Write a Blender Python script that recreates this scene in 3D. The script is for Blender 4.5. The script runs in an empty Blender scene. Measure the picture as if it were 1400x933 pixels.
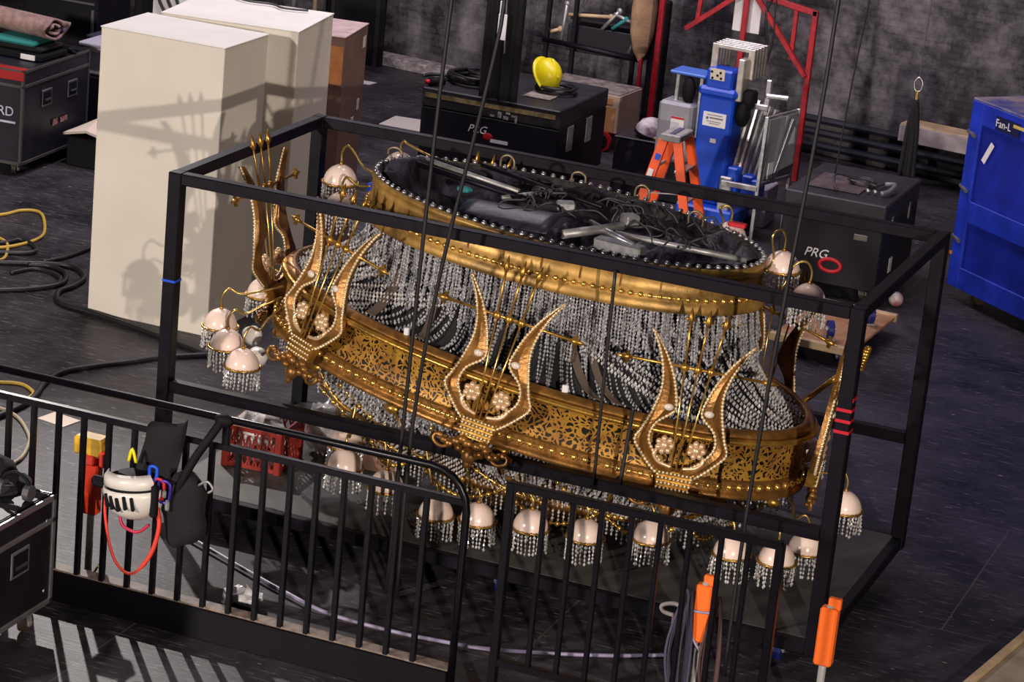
import bpy, math, random
from math import sin, cos, pi, sqrt, radians
from mathutils import Vector, Matrix
random.seed(7)
COL = bpy.context.scene.collection
V = Vector

# ------------------------------------------------------------------ materials
MATS = {}
def mat(name, col, rough=.5, metal=0., var=0., scale=8., bump=0., bscale=40., col2=None, spec=.5, coat=0., emit=None, trans=0., alpha=1.):
    if name in MATS: return MATS[name]
    m = bpy.data.materials.new(name); m.use_nodes = True
    nt = m.node_tree; b = nt.nodes['Principled BSDF']
    b.inputs['Base Color'].default_value = (*col, 1)
    b.inputs['Roughness'].default_value = rough
    b.inputs['Metallic'].default_value = metal
    b.inputs['Specular IOR Level'].default_value = spec
    b.inputs['Coat Weight'].default_value = coat
    b.inputs['Transmission Weight'].default_value = trans
    b.inputs['Alpha'].default_value = alpha
    if emit:
        b.inputs['Emission Color'].default_value = (*emit[0], 1); b.inputs['Emission Strength'].default_value = emit[1]
    tc = nt.nodes.new('ShaderNodeTexCoord')
    if var or col2:
        n = nt.nodes.new('ShaderNodeTexNoise'); n.inputs['Scale'].default_value = scale; n.inputs['Detail'].default_value = 5
        r = nt.nodes.new('ShaderNodeValToRGB')
        c2 = col2 or tuple(min(1, c * (1 + var)) for c in col)
        c1 = col if col2 else tuple(c * (1 - var) for c in col)
        r.color_ramp.elements[0].position = .35; r.color_ramp.elements[0].color = (*c1, 1)
        r.color_ramp.elements[1].position = .68; r.color_ramp.elements[1].color = (*c2, 1)
        nt.links.new(tc.outputs['Object'], n.inputs['Vector']); nt.links.new(n.outputs['Fac'], r.inputs['Fac'])
        nt.links.new(r.outputs['Color'], b.inputs['Base Color'])
    if bump:
        n2 = nt.nodes.new('ShaderNodeTexNoise'); n2.inputs['Scale'].default_value = bscale; n2.inputs['Detail'].default_value = 4
        bp = nt.nodes.new('ShaderNodeBump'); bp.inputs['Strength'].default_value = bump; bp.inputs['Distance'].default_value = .02
        nt.links.new(tc.outputs['Object'], n2.inputs['Vector']); nt.links.new(n2.outputs['Fac'], bp.inputs['Height'])
        nt.links.new(bp.outputs['Normal'], b.inputs['Normal'])
    MATS[name] = m
    return m

def floor_mat():
    m = bpy.data.materials.new('scuffed_black_stage_paint'); m.use_nodes = True
    nt = m.node_tree; N = nt.nodes.new; L = nt.links.new; b = nt.nodes['Principled BSDF']
    g = N('ShaderNodeNewGeometry')
    n1 = N('ShaderNodeTexNoise'); n1.inputs['Scale'].default_value = .9; n1.inputs['Detail'].default_value = 8; n1.inputs['Roughness'].default_value = .7
    L(g.outputs['Position'], n1.inputs['Vector'])
    r1 = N('ShaderNodeValToRGB'); e = r1.color_ramp.elements
    e[0].position = .38; e[0].color = (.009, .0078, .0105, 1); e[1].position = .68; e[1].color = (.06, .054, .062, 1)
    L(n1.outputs['Fac'], r1.inputs['Fac'])
    mp = N('ShaderNodeMapping'); mp.inputs['Scale'].default_value = (1.6, 13, 1); mp.inputs['Rotation'].default_value = (0, 0, .25)
    n2 = N('ShaderNodeTexNoise'); n2.inputs['Scale'].default_value = 3.2; n2.inputs['Detail'].default_value = 6; n2.inputs['Roughness'].default_value = .65
    L(g.outputs['Position'], mp.inputs['Vector']); L(mp.outputs['Vector'], n2.inputs['Vector'])
    r2 = N('ShaderNodeValToRGB'); e = r2.color_ramp.elements
    e[0].position = .56; e[0].color = (0, 0, 0, 1); e[1].position = .74; e[1].color = (1, 1, 1, 1)
    L(n2.outputs['Fac'], r2.inputs['Fac'])
    mx = N('ShaderNodeMix'); mx.data_type = 'RGBA'; mx.inputs['B'].default_value = (.2, .18, .175, 1)
    L(r2.outputs['Color'], mx.inputs['Factor']); L(r1.outputs['Color'], mx.inputs['A'])
    br = N('ShaderNodeTexBrick'); br.offset = .5
    br.inputs['Scale'].default_value = 1; br.inputs['Mortar Size'].default_value = .006; br.inputs['Mortar Smooth'].default_value = .3
    br.inputs['Brick Width'].default_value = 4.4; br.inputs['Row Height'].default_value = 2.12
    mp2 = N('ShaderNodeMapping'); mp2.inputs['Location'].default_value = (-.75, .88, 0)
    L(g.outputs['Position'], mp2.inputs['Vector']); L(mp2.outputs['Vector'], br.inputs['Vector'])
    mp3 = N('ShaderNodeMapping'); mp3.inputs['Scale'].default_value = (2.2, 9, 1); mp3.inputs['Rotation'].default_value = (0, 0, -.35)
    n4 = N('ShaderNodeTexNoise'); n4.inputs['Scale'].default_value = 4.5; n4.inputs['Detail'].default_value = 3
    L(g.outputs['Position'], mp3.inputs['Vector']); L(mp3.outputs['Vector'], n4.inputs['Vector'])
    r4 = N('ShaderNodeValToRGB'); e = r4.color_ramp.elements
    e[0].position = .685; e[0].color = (0, 0, 0, 1); e[1].position = .75; e[1].color = (1, 1, 1, 1)
    L(n4.outputs['Fac'], r4.inputs['Fac'])
    mx3 = N('ShaderNodeMix'); mx3.data_type = 'RGBA'; mx3.inputs['B'].default_value = (.36, .32, .31, 1)
    L(r4.outputs['Color'], mx3.inputs['Factor']); L(mx.outputs['Result'], mx3.inputs['A'])
    mx2 = N('ShaderNodeMix'); mx2.data_type = 'RGBA'; mx2.inputs['B'].default_value = (.09, .08, .075, 1)
    L(br.outputs['Fac'], mx2.inputs['Factor']); L(mx3.outputs['Result'], mx2.inputs['A'])
    L(mx2.outputs['Result'], b.inputs['Base Color'])
    r3 = N('ShaderNodeMapRange'); r3.inputs['To Min'].default_value = .32; r3.inputs['To Max'].default_value = .62
    L(n1.outputs['Fac'], r3.inputs['Value']); L(r3.outputs['Result'], b.inputs['Roughness'])
    b.inputs['Specular IOR Level'].default_value = .3
    bp = N('ShaderNodeBump'); bp.inputs['Strength'].default_value = .25; bp.inputs['Distance'].default_value = .01
    L(n2.outputs['Fac'], bp.inputs['Height']); L(bp.outputs['Normal'], b.inputs['Normal'])
    return m

def brick_mat():
    m = bpy.data.materials.new('black_painted_brick'); m.use_nodes = True
    nt = m.node_tree; N = nt.nodes.new; L = nt.links.new; b = nt.nodes['Principled BSDF']
    tc = N('ShaderNodeTexCoord')
    mp = N('ShaderNodeMapping'); mp.inputs['Rotation'].default_value = (radians(90), 0, 0)
    L(tc.outputs['Object'], mp.inputs['Vector'])
    sp = N('ShaderNodeSeparateXYZ'); cb = N('ShaderNodeCombineXYZ')
    L(tc.outputs['Object'], sp.inputs[0]); L(sp.outputs['X'], cb.inputs['X']); L(sp.outputs['Z'], cb.inputs['Y'])
    br = N('ShaderNodeTexBrick'); br.inputs['Scale'].default_value = 1; br.inputs['Brick Width'].default_value = .22; br.inputs['Row Height'].default_value = .075
    br.inputs['Mortar Size'].default_value = .008; br.inputs['Color1'].default_value = (.014, .012, .015, 1); br.inputs['Color2'].default_value = (.03, .026, .03, 1); br.inputs['Mortar'].default_value = (.012, .01, .011, 1)
    L(cb.outputs[0], br.inputs['Vector'])
    n = N('ShaderNodeTexNoise'); n.inputs['Scale'].default_value = 1.3; n.inputs['Detail'].default_value = 9; n.inputs['Roughness'].default_value = .72
    L(tc.outputs['Object'], n.inputs['Vector'])
    r = N('ShaderNodeValToRGB'); e = r.color_ramp.elements
    e[0].position = .44; e[0].color = (0, 0, 0, 1); e[1].position = .68; e[1].color = (1, 1, 1, 1)
    L(n.outputs['Fac'], r.inputs['Fac'])
    mx = N('ShaderNodeMix'); mx.data_type = 'RGBA'; mx.inputs['B'].default_value = (.2, .185, .19, 1)
    L(r.outputs['Color'], mx.inputs['Factor']); L(br.outputs['Color'], mx.inputs['A'])
    n3 = N('ShaderNodeTexNoise'); n3.inputs['Scale'].default_value = 5.5; n3.inputs['Detail'].default_value = 3
    L(tc.outputs['Object'], n3.inputs['Vector'])
    r3 = N('ShaderNodeValToRGB'); e = r3.color_ramp.elements
    e[0].position = .74; e[0].color = (0, 0, 0, 1); e[1].position = .77; e[1].color = (1, 1, 1, 1)
    L(n3.outputs['Fac'], r3.inputs['Fac'])
    mx2 = N('ShaderNodeMix'); mx2.data_type = 'RGBA'; mx2.inputs['B'].default_value = (.42, .26, .18, 1)
    L(r3.outputs['Color'], mx2.inputs['Factor']); L(mx.outputs['Result'], mx2.inputs['A'])
    L(mx2.outputs['Result'], b.inputs['Base Color']); b.inputs['Roughness'].default_value = .6
    bp = N('ShaderNodeBump'); bp.inputs['Strength'].default_value = .6; bp.inputs['Distance'].default_value = .02
    L(br.outputs['Fac'], bp.inputs['Height']); bp.invert = True; L(bp.outputs['Normal'], b.inputs['Normal'])
    return m

def filigree_mat():
    m = bpy.data.materials.new('pierced_gilt_filigree'); m.use_nodes = True
    nt = m.node_tree; N = nt.nodes.new; L = nt.links.new; b = nt.nodes['Principled BSDF']
    tc = N('ShaderNodeTexCoord')
    n0 = N('ShaderNodeTexNoise'); n0.inputs['Scale'].default_value = 14; n0.inputs['Detail'].default_value = 1
    L(tc.outputs['Object'], n0.inputs['Vector'])
    mxv = N('ShaderNodeMix'); mxv.data_type = 'VECTOR'; mxv.inputs['Factor'].default_value = .09
    L(tc.outputs['Object'], mxv.inputs['A']); L(n0.outputs['Color'], mxv.inputs['B'])
    vo = N('ShaderNodeTexVoronoi'); vo.feature = 'DISTANCE_TO_EDGE'; vo.inputs['Scale'].default_value = 31
    L(mxv.outputs['Result'], vo.inputs['Vector'])
    r = N('ShaderNodeValToRGB'); e = r.color_ramp.elements
    e[0].position = .14; e[0].color = (1, 1, 1, 1); e[1].position = .2; e[1].color = (0, 0, 0, 1)
    L(vo.outputs['Distance'], r.inputs['Fac'])
    n1 = N('ShaderNodeTexNoise'); n1.inputs['Scale'].default_value = 6
    L(tc.outputs['Object'], n1.inputs['Vector'])
    rg = N('ShaderNodeValToRGB'); e = rg.color_ramp.elements
    e[0].position = .35; e[0].color = (.3, .13, .018, 1); e[1].position = .65; e[1].color = (.5, .26, .03, 1)
    L(n1.outputs['Fac'], rg.inputs['Fac'])
    mx = N('ShaderNodeMix'); mx.data_type = 'RGBA'; mx.inputs['A'].default_value = (.012, .007, .004, 1)
    L(r.outputs['Color'], mx.inputs['Factor']); L(rg.outputs['Color'], mx.inputs['B'])
    L(mx.outputs['Result'], b.inputs['Base Color'])
    b.inputs['Metallic'].default_value = .35; b.inputs['Roughness'].default_value = .45
    bp = N('ShaderNodeBump'); bp.inputs['Strength'].default_value = .5; bp.inputs['Distance'].default_value = .01
    L(r.outputs['Color'], bp.inputs['Height']); L(bp.outputs['Normal'], b.inputs['Normal'])
    return m

# ------------------------------------------------------------------ mesh builder
class MB:
    def __init__(s): s.v = []; s.f = []
    def add(s, vs, fs, M=None):
        o = len(s.v)
        s.v += [tuple(M @ V(p)) for p in vs] if M is not None else [tuple(p) for p in vs]
        s.f += [tuple(i + o for i in f) for f in fs]
        return s
    def box(s, c, d, M=None, b=0., rz=0.):
        hx, hy, hz = (x / 2 for x in d)
        T = Matrix.Translation(V(c)) @ Matrix.Rotation(rz, 4, 'Z')
        if M is not None: T = M @ T
        if b <= 0:
            vs = [(x * hx, y * hy, z * hz) for z in (-1, 1) for y in (-1, 1) for x in (-1, 1)]
            fs = [(0, 2, 3, 1), (4, 5, 7, 6), (0, 1, 5, 4), (2, 6, 7, 3), (0, 4, 6, 2), (1, 3, 7, 5)]
            return s.add(vs, fs, T)
        b = min(b, .45 * min(d)); h = (hx, hy, hz); vs = []; ix = {}
        for sx in (-1, 1):
            for sy in (-1, 1):
                for sz in (-1, 1):
                    for k in range(3):
                        p = [sx * h[0], sy * h[1], sz * h[2]]
                        for j in range(3):
                            if j != k: p[j] -= (sx, sy, sz)[j] * b
                        ix[(sx, sy, sz, k)] = len(vs); vs.append(p)
        fs = []
        def key(k, sk, a, sa, bb, sb, ax):
            t = [0, 0, 0]; t[k] = sk; t[a] = sa; t[bb] = sb
            return ix[(*t, ax)]
        for k in range(3):
            a, c2 = (k + 1) % 3, (k + 2) % 3
            for sk in (-1, 1):
                q = [key(k, sk, a, x, c2, y, k) for x, y in ((-1, -1), (1, -1), (1, 1), (-1, 1))]
                fs.append(tuple(q if sk > 0 else q[::-1]))
            for sa in (-1, 1):
                for sc in (-1, 1):
                    q = [key(k, -1, a, sa, c2, sc, a), key(k, 1, a, sa, c2, sc, a), key(k, 1, a, sa, c2, sc, c2), key(k, -1, a, sa, c2, sc, c2)]
                    fs.append(tuple(q[::-1] if sa * sc > 0 else q))
        for sx in (-1, 1):
            for sy in (-1, 1):
                for sz in (-1, 1):
                    q = [ix[(sx, sy, sz, k)] for k in range(3)]
                    fs.append(tuple(q if sx * sy * sz > 0 else q[::-1]))
        return s.add(vs, fs, T)
    def bar(s, p0, p1, w, h=None, up=(0, 0, 1), M=None):
        h = h or w; p0 = V(p0); p1 = V(p1); d = p1 - p0; L = d.length; d = d / L
        u = V(up)
        if abs(d.dot(u)) > .98: u = V((0, 1, 0))
        x = d.cross(u).normalized(); z = x.cross(d)
        T = Matrix((x, d, z)).transposed().to_4x4(); T.translation = (p0 + p1) / 2
        if M is not None: T = M @ T
        return s.box((0, 0, 0), (w, L, h), T, b=min(w, h) * .08)
    def tube(s, path, r, n=8, closed=False, M=None, cap=True):
        P = [V(p) for p in path]; k = len(P)
        R = r if isinstance(r, (list, tuple)) else [r] * k
        vs = []; prev = None
        for i in range(k):
            a = P[(i - 1) % k] if (closed or i > 0) else P[i]; b = P[(i + 1) % k] if (closed or i < k - 1) else P[i]
            d = (b - a)
            d = d.normalized() if d.length > 1e-9 else V((0, 0, 1))
            if prev is None:
                u = V((0, 0, 1)) if abs(d.z) < .9 else V((1, 0, 0))
                x = d.cross(u).normalized()
            else:
                x = (prev - d * prev.dot(d))
                x = x.normalized() if x.length > 1e-6 else d.orthogonal().normalized()
            prev = x; y = d.cross(x)
            for j in range(n):
                t = 2 * pi * j / n
                vs.append(P[i] + (x * cos(t) + y * sin(t)) * R[i])
        fs = []
        for i in range(k if closed else k - 1):
            i2 = (i + 1) % k
            for j in range(n):
                j2 = (j + 1) % n
                fs.append((i * n + j, i * n + j2, i2 * n + j2, i2 * n + j))
        if cap and not closed:
            fs.append(tuple(range(n))[::-1]); fs.append(tuple((k - 1) * n + j for j in range(n)))
        return s.add(vs, fs, M)
    def cyl(s, p0, p1, r0, r1=None, n=14, M=None):
        return s.tube([p0, p1], [r0, r0 if r1 is None else r1], n, M=M)
    def lathe(s, prof, n=24, M=None, a0=0., a1=2 * pi, sx=1., sy=1.):
        full = abs(a1 - a0 - 2 * pi) < 1e-6; m = n if full else n + 1; k = len(prof); vs = []; fs = []
        for j in range(m):
            t = a0 + (a1 - a0) * j / n
            for r, z in prof: vs.append((r * cos(t) * sx, r * sin(t) * sy, z))
        for j in range(n):
            j2 = (j + 1) % m
            for i in range(k - 1):
                fs.append((j * k + i, j2 * k + i, j2 * k + i + 1, j * k + i + 1))
        return s.add(vs, fs, M)
    def ball(s, c, r, n=8, m=6, sc=(1, 1, 1), M=None):
        vs = [(0, 0, 1)]; fs = []
        for i in range(1, m):
            p = pi * i / m
            for j in range(n):
                t = 2 * pi * j / n; vs.append((sin(p) * cos(t), sin(p) * sin(t), cos(p)))
        vs.append((0, 0, -1)); e = len(vs) - 1
        for j in range(n):
            fs.append((0, 1 + j, 1 + (j + 1) % n)); o = 1 + (m - 2) * n
            fs.append((e, o + (j + 1) % n, o + j))
        for i in range(m - 2):
            for j in range(n):
                a = 1 + i * n + j; b = 1 + i * n + (j + 1) % n
                fs.append((a, a + n, b + n, b))
        vs = [(c[0] + x * r * sc[0], c[1] + y * r * sc[1], c[2] + z * r * sc[2]) for x, y, z in vs]
        return s.add(vs, fs, M)
    def octa(s, c, r, h, tw=0., M=None):
        x, y, z = c; a, b = r * cos(tw), r * sin(tw)
        return s.add([(x, y, z + h), (x + a, y + b, z), (x - b, y + a, z), (x - a, y - b, z), (x + b, y - a, z), (x, y, z - h)],
                     [(0, 1, 2), (0, 2, 3), (0, 3, 4), (0, 4, 1), (5, 2, 1), (5, 3, 2), (5, 4, 3), (5, 1, 4)], M)
    def prism(s, poly, th, M=None):
        n = len(poly); vs = [(x, -th / 2, y) for x, y in poly] + [(x, th / 2, y) for x, y in poly]
        fs = [tuple(range(n)), tuple(range(2 * n - 1, n - 1, -1))]
        for i in range(n):
            j = (i + 1) % n; fs.append((i, i + n, j + n, j))
        return s.add(vs, fs, M)
    def grid(s, fn, nu, nv, M=None, th=0.):
        vs = [fn(i / nu, j / nv) for j in range(nv + 1) for i in range(nu + 1)]
        w = nu + 1
        fs = [(j * w + i, j * w + i + 1, (j + 1) * w + i + 1, (j + 1) * w + i) for j in range(nv) for i in range(nu)]
        if th:
            o = len(vs); vs2 = [(p[0], p[1], p[2] - th) for p in vs]
            fs2 = [tuple(x + o for x in f[::-1]) for f in fs]
            edge = [i for i in range(nu)]
            for i in range(nu):
                fs2.append((i, i + o, i + 1 + o, i + 1)); q = nv * w + i; fs2.append((q, q + 1, q + 1 + o, q + o))
            for j in range(nv):
                a = j * w; fs2.append((a, a + w, a + w + o, a + o)); a = j * w + nu; fs2.append((a, a + o, a + w + o, a + w))
            vs = vs + vs2; fs = fs + fs2
        return s.add(vs, fs, M)
    def build(s, name, m, parent=None, smooth=False, off=(0, 0, 0), loc=None):
        me = bpy.data.meshes.new(name)
        o3 = V(off)
        me.from_pydata([(p[0] - o3.x, p[1] - o3.y, p[2] - o3.z) for p in s.v], [], s.f)
        me.materials.append(m)
        if smooth: me.polygons.foreach_set('use_smooth', [True] * len(me.polygons))
        me.update()
        o = bpy.data.objects.new(name, me); COL.objects.link(o)
        if parent: o.parent = parent
        if loc is not None: o.location = loc
        return o

def tag(o, label, cat, group=None, kind=None):
    o['label'] = label; o['category'] = cat
    if group: o['group'] = group
    if kind: o['kind'] = kind
    return o
def thing(name, label, cat, loc=(0, 0, 0), rz=0, group=None):
    o = bpy.data.objects.new(name, None); COL.objects.link(o)
    o.location = loc; o.rotation_euler = (0, 0, rz)
    o.empty_display_size = .1
    return tag(o, label, cat, group)
def struct(o): o['kind'] = 'structure'; return o
def spline(pts, k=6, closed=False):
    P = [V(p) for p in pts]; n = len(P); out = []
    for i in range(n if closed else n - 1):
        g = lambda j: P[j % n] if closed else P[max(0, min(n - 1, j))]
        a, b, c, d = g(i - 1), g(i), g(i + 1), g(i + 2)
        for q in range(k):
            t = q / k
            out.append(.5 * ((2 * b) + (c - a) * t + (2 * a - 5 * b + 4 * c - d) * t * t + (3 * b - a - 3 * c + d) * t ** 3))
    if not closed: out.append(P[-1])
    return out
def frame_at(o, x, z):
    """matrix with x axis, z axis (orthonormalised)"""
    x = V(x).normalized(); z = V(z); z = (z - x * z.dot(x)).normalized(); y = z.cross(x)
    T = Matrix((x, y, z)).transposed().to_4x4(); T.translation = V(o); return T
def text(s, size, m, parent, M, name='lettering', shear=0., ext=.002):
    c = bpy.data.curves.new(name, 'FONT'); c.body = s; c.size = size; c.extrude = ext; c.align_x = 'CENTER'; c.align_y = 'CENTER'; c.shear = shear
    t = bpy.data.objects.new(name + '_src', c); COL.objects.link(t)
    bpy.context.view_layer.update()
    me = bpy.data.meshes.new_from_object(t.evaluated_get(bpy.context.evaluated_depsgraph_get()))
    bpy.data.objects.remove(t)
    me.name = name; me.materials.clear(); me.materials.append(m)
    o = bpy.data.objects.new(name, me); COL.objects.link(o); o.parent = parent; o.matrix_local = M
    return o
# text lies in local xy with normal +z: matrices that stand it up
UPRIGHT = Matrix.Rotation(radians(90), 4, 'X')           # faces -y
def face_neg_y(x, y, z, tilt=0): return Matrix.Translation((x, y, z)) @ UPRIGHT @ Matrix.Rotation(tilt, 4, 'Z')
def face_pos_x(x, y, z): return Matrix.Translation((x, y, z)) @ Matrix.Rotation(radians(90), 4, 'Z') @ UPRIGHT

# common materials
M_steel = mat('black_painted_steel', (.0042, .0028, .0064), .45, .0, var=.3, scale=9, spec=.22)
M_rail = mat('black_gloss_railing', (.0032, .0024, .0046), .33, 0, var=.2, spec=.28)
M_deckgrey = mat('grey_deck_paint', (.062, .06, .056), .6, 0, var=.3, scale=2.5)
M_gold = mat('aged_gilt', (.5, .27, .05), .32, .75, var=.35, scale=7, bump=.12)
M_golddark = mat('bronzed_gilt', (.27, .125, .03), .38, .6, var=.4, scale=9, bump=.2)
M_goldbright = mat('bright_gilt', (.8, .5, .13), .25, .85, var=.15)
M_bead = mat('pale_gilt_beads', (.85, .68, .42), .28, .5)
M_brass = mat('brass_tube', (.5, .34, .1), .3, .85)
M_crystal = mat('cut_crystal', (.5, .49, .51), .12, .25, var=.5, scale=60, spec=.9)
M_fringe = mat('fringe_crystal', (.62, .6, .58), .15, .1, var=.4, scale=80, spec=.9)
M_shade = mat('blush_glass_shade', (.86, .67, .57), .22, 0, var=.05, scale=3, coat=.4)
M_silver = mat('silver_studs', (.42, .41, .42), .25, .8)
M_black = mat('matt_black', (.005, .0042, .006), .7, spec=.2)
M_blackcloth = mat('black_cloth', (.007, .006, .008), .9, 0, var=.4, scale=5, bump=.3, bscale=18)
M_blackply = mat('black_case_laminate', (.009, .0075, .012), .5, 0, var=.35, scale=3, spec=.3)
M_alu = mat('aluminium', (.5, .5, .5), .35, .85, var=.2, scale=20)
M_greyalu = mat('dull_aluminium', (.4, .39, .38), .45, .6, var=.3, scale=12)
M_cable = mat('black_cable_rubber', (.013, .012, .014), .45)
M_white = mat('white_plastic', (.75, .73, .72), .4)
M_paper = mat('buff_paper', (.62, .52, .42), .8)
M_cream = mat('cream_painted_canvas', (.72, .66, .56), .7, 0, var=.05, scale=1.6, bump=.05, bscale=90)
M_brown = mat('brown_fibreboard', (.17, .095, .07), .7, 0, var=.15, scale=3)
M_orange = mat('orange_fibreglass', (.85, .1, .012), .4, 0, var=.08)
M_orangeneon = mat('neon_orange_plastic', (.95, .16, .02), .45)
M_red = mat('red_enamel', (.33, .006, .014), .4, 0, var=.3, scale=12)
M_redplastic = mat('red_crate_plastic', (.26, .025, .016), .4)
M_redtape = mat('red_tape', (.5, .005, .02), .5)
M_blue = mat('blue_enamel', (.005, .06, .5), .38, 0, var=.12, scale=6)
M_bluewood = mat('blue_painted_plywood', (.008, .02, .3), .5, 0, var=.25, scale=3)
M_bluewheel = mat('blue_rubber_wheel', (.01, .015, .16), .45)
M_bluetape = mat('blue_tape', (.01, .08, .6), .5)
M_wood = mat('raw_timber', (.45, .24, .11), .6, 0, col2=(.3, .14, .06), scale=9)
M_palewood = mat('pale_planks', (.5, .36, .2), .65, 0, var=.2, scale=6)
M_yellow = mat('yellow_plastic', (.85, .72, .01), .35)
M_yellowcable = mat('yellow_cable', (.5, .33, .05), .5)
M_grey = mat('grey_plastic', (.27, .27, .29), .45, 0, var=.1)
M_lav = mat('lavender_hose', (.3, .26, .38), .4)
M_taupe = mat('taupe_blanket', (.3, .19, .17), .9, 0, var=.25, scale=12, bump=.4)
M_plastic = mat('clear_plastic_bag', (.8, .74, .74), .18, 0, var=.4, scale=14, coat=.6, bump=.6, bscale=12)
M_redlogo = mat('red_ink', (.5, .01, .02), .5)
M_strapred = mat('red_webbing', (.75, .05, .03), .6)
M_tan = mat('tan_canvas', (.36, .22, .12), .8, 0, var=.25, scale=6, bump=.3)
M_teal = mat('teal_cloth', (.02, .2, .19), .8)
# ================================================================== setting
fl = MB(); fl.box((0, 4, -.05), (40, 44, .1)); o = fl.build('floor', floor_mat()); struct(o)
wl = MB(); wl.box((0, .15, 4.5), (44, .3, 9)); o = wl.build('wall_back', brick_mat(), loc=(-1.85, 14.3, 0)); o.rotation_euler = (0, 0, -.139); struct(o)
def wp(x, off=0., z=0.):   # a point in front of the back wall
    return V((x, 14.3 - .139 * (x + 1.85) - off, z))
b = MB()
for z, off in ((.12, .1), (.26, .07), (.4, .05)):
    b.tube([wp(.3, off, z), wp(3.6, off, z)], .045, 8)
o = b.build('trim_1', mat('wall_conduit', (.02, .02, .03), .35, .3)); struct(o)
b = MB(); b.bar(wp(-5.6, .16, .06), wp(-3.9, .16, .06), .28, .12)
o = b.build('trim_2', mat('worn_grey_ledge', (.3, .26, .25), .7, 0, var=.5, scale=14)); struct(o)

# loose timber ledge by the wall
t = thing('timber_bench', 'low plank bench of pale timber standing against the brick wall', 'bench', wp(2.55, .45))
b = MB(); b.box((0, -.1, .68), (1.5, .3, .05), b=.006); b.build('bench_top', M_palewood, t)
b = MB(); b.box((0, -.262, .6), (1.5, .03, .18), b=.004); b.build('front_rail', mat('pale_pink_board', (.36, .31, .29), .6, var=.2), t)
for sx in (-.65, .65):
    b = MB(); b.box((sx, -.1, .33), (.08, .22, .655), b=.004); b.build('leg', M_wood, t)
for o in t.children: o.rotation_euler = (0, 0, -.139)

# ------------------------------------------------------------------ tall cream blocks and brown box
def slab_block(name, label, loc, rz, d, seams=False):
    t = thing(name, label, 'block', loc, rz, 'tall cream set blocks')
    b = MB(); b.box((0, 0, d[2] / 2), d, b=.006); b.build('body', M_cream, t)
    b = MB(); b.box((0, 0, d[2] + .004), (d[0] + .012, d[1] + .012, .012), b=.003); b.build('lid_panel', mat('dimmed_cream_lid', (.61, .585, .535), .65, 0, var=.06, scale=2.5), t)  # lid colour kept darker than the body to offset the overhead light
    return t
slab_block('set_block', 'tall cream painted block, nearer of the two, beside the black cage', (-2.155, 4.07, 0), 0, (1.12, .76, 2.4))
slab_block('set_block', 'tall cream painted block standing behind the nearer cream block', (-2.12, 5.12, 0), radians(8), (1.2, .95, 2.4))
t = thing('packing_case', 'tall brown box with orange tape behind the cream blocks', 'box', (-2.3, 6.35, 0), radians(9))
b = MB(); b.box((0, 0, 1.06), (1.2, .75, 2.12), b=.008); b.build('body', M_brown, t)
b = MB(); b.box((0, 0, 2.125), (1.21, .76, .012), b=.003); b.build('lid_panel', mat('dusty_brown_lid', (.36, .26, .24), .7, 0, var=.2), t)
b = MB(); b.box((.53, -.378, 1.87), (.13, .004, .34)); b.build('orange_tape', mat('orange_tape', (.45, .17, .05), .5, var=.2), t)
for z, y, a in ((1.98, .27, 0), (1.42, .2, .5), (1.28, .05, .5)):
    b = MB(); b.box((.603, y, z), (.004, .08, .1)); b.build('label_patch', mat('pale_label', (.6, .57, .5), .6), t)

# ------------------------------------------------------------------ big blue crate, right
t = thing('rolling_crate', 'large blue plywood crate on casters standing near the plank bench', 'crate', (3.3, 9.12, 0), radians(-40))
W, D, H, Z = 2.2, 1.4, 1.9, .14
b = MB(); b.box((W / 2, D / 2, Z + (H - Z) / 2), (W - .06, D - .06, H - Z - .02), b=.005); b.build('body_panel', M_bluewood, t)
def strip(x0, z0, x1, z1, y=-.005, th=.03):
    b = MB(); b.box(((x0 + x1) / 2, y + .015, (z0 + z1) / 2), (x1 - x0, th, z1 - z0), b=.004); b.build('batten', mat('blue_batten_paint', (.012, .035, .42), .45, 0, var=.25, scale=5), t)
strip(0, Z, .16, H); strip(.162, H - .2, W, H); strip(.162, .78, W, .98, y=-.012); strip(.162, Z, W, .34); 
b = MB(); b.box((.015, .11 + D / 2, Z + (H - Z) / 2), (.03, D - .1, H - Z), b=.004); b.build('side_batten', MATS['blue_batten_paint'], t)
b = MB(); b.box((W / 2, D / 2, H + .012), (W, D, .022), b=.005); b.build('lid_panel', mat('scuffed_blue_lid', (.05, .06, .25), .5, 0, col2=(.32, .25, .22), scale=5), t)
b = MB(); b.box((.34, -.024, H - .42), (.055, .004, .22), Matrix.Translation((.34, 0, H - .42)) @ Matrix.Rotation(.5, 4, 'Y') @ Matrix.Translation((-.34, 0, -H + .42))); b.build('white_tape', M_white, t)
b = MB(); b.box((.72, -.024, H - .09), (.16, .004, .03), rz=0); b.build('yellow_tape', mat('yellow_tape', (.6, .45, .1), .5), t)
b = MB(); b.box((.56, -.023, H - .12), (.34, .003, .13)); b.build('name_patch', mat('dark_name_patch', (.004, .006, .05), .6), t)
text('Fan-L', .1, M_white, t, face_neg_y(.5, -.026, H - .12, 0), 'handwriting', ext=.001)
for z in (H - .3, .98 + .1, .6):
    b = MB(); b.cyl((-.03, .02, z), (.12, -.03, z - .015), .02, n=8); b.build('latch', mat('grey_latch', (.2, .19, .2), .4, .6), t)
b = MB(); b.box((-.003, .03, H - .52), (.012, .05, .05)); b.box((.02, -.02, .45), (.03, .01, .03)); b.build('marker_tag', mat('orange_marker', (.5, .15, .02), .5), t)
for x, y in ((.25, .2), (W - .25, .2), (.25, D - .2), (W - .25, D - .2)):
    b = MB(); b.cyl((x - .025, y, .07), (x + .025, y, .07), .07, n=16); b.box((x, y, .13), (.1, .1, .02)); b.build('caster', mat('dark_caster', (.04, .03, .02), .5), t)
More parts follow.
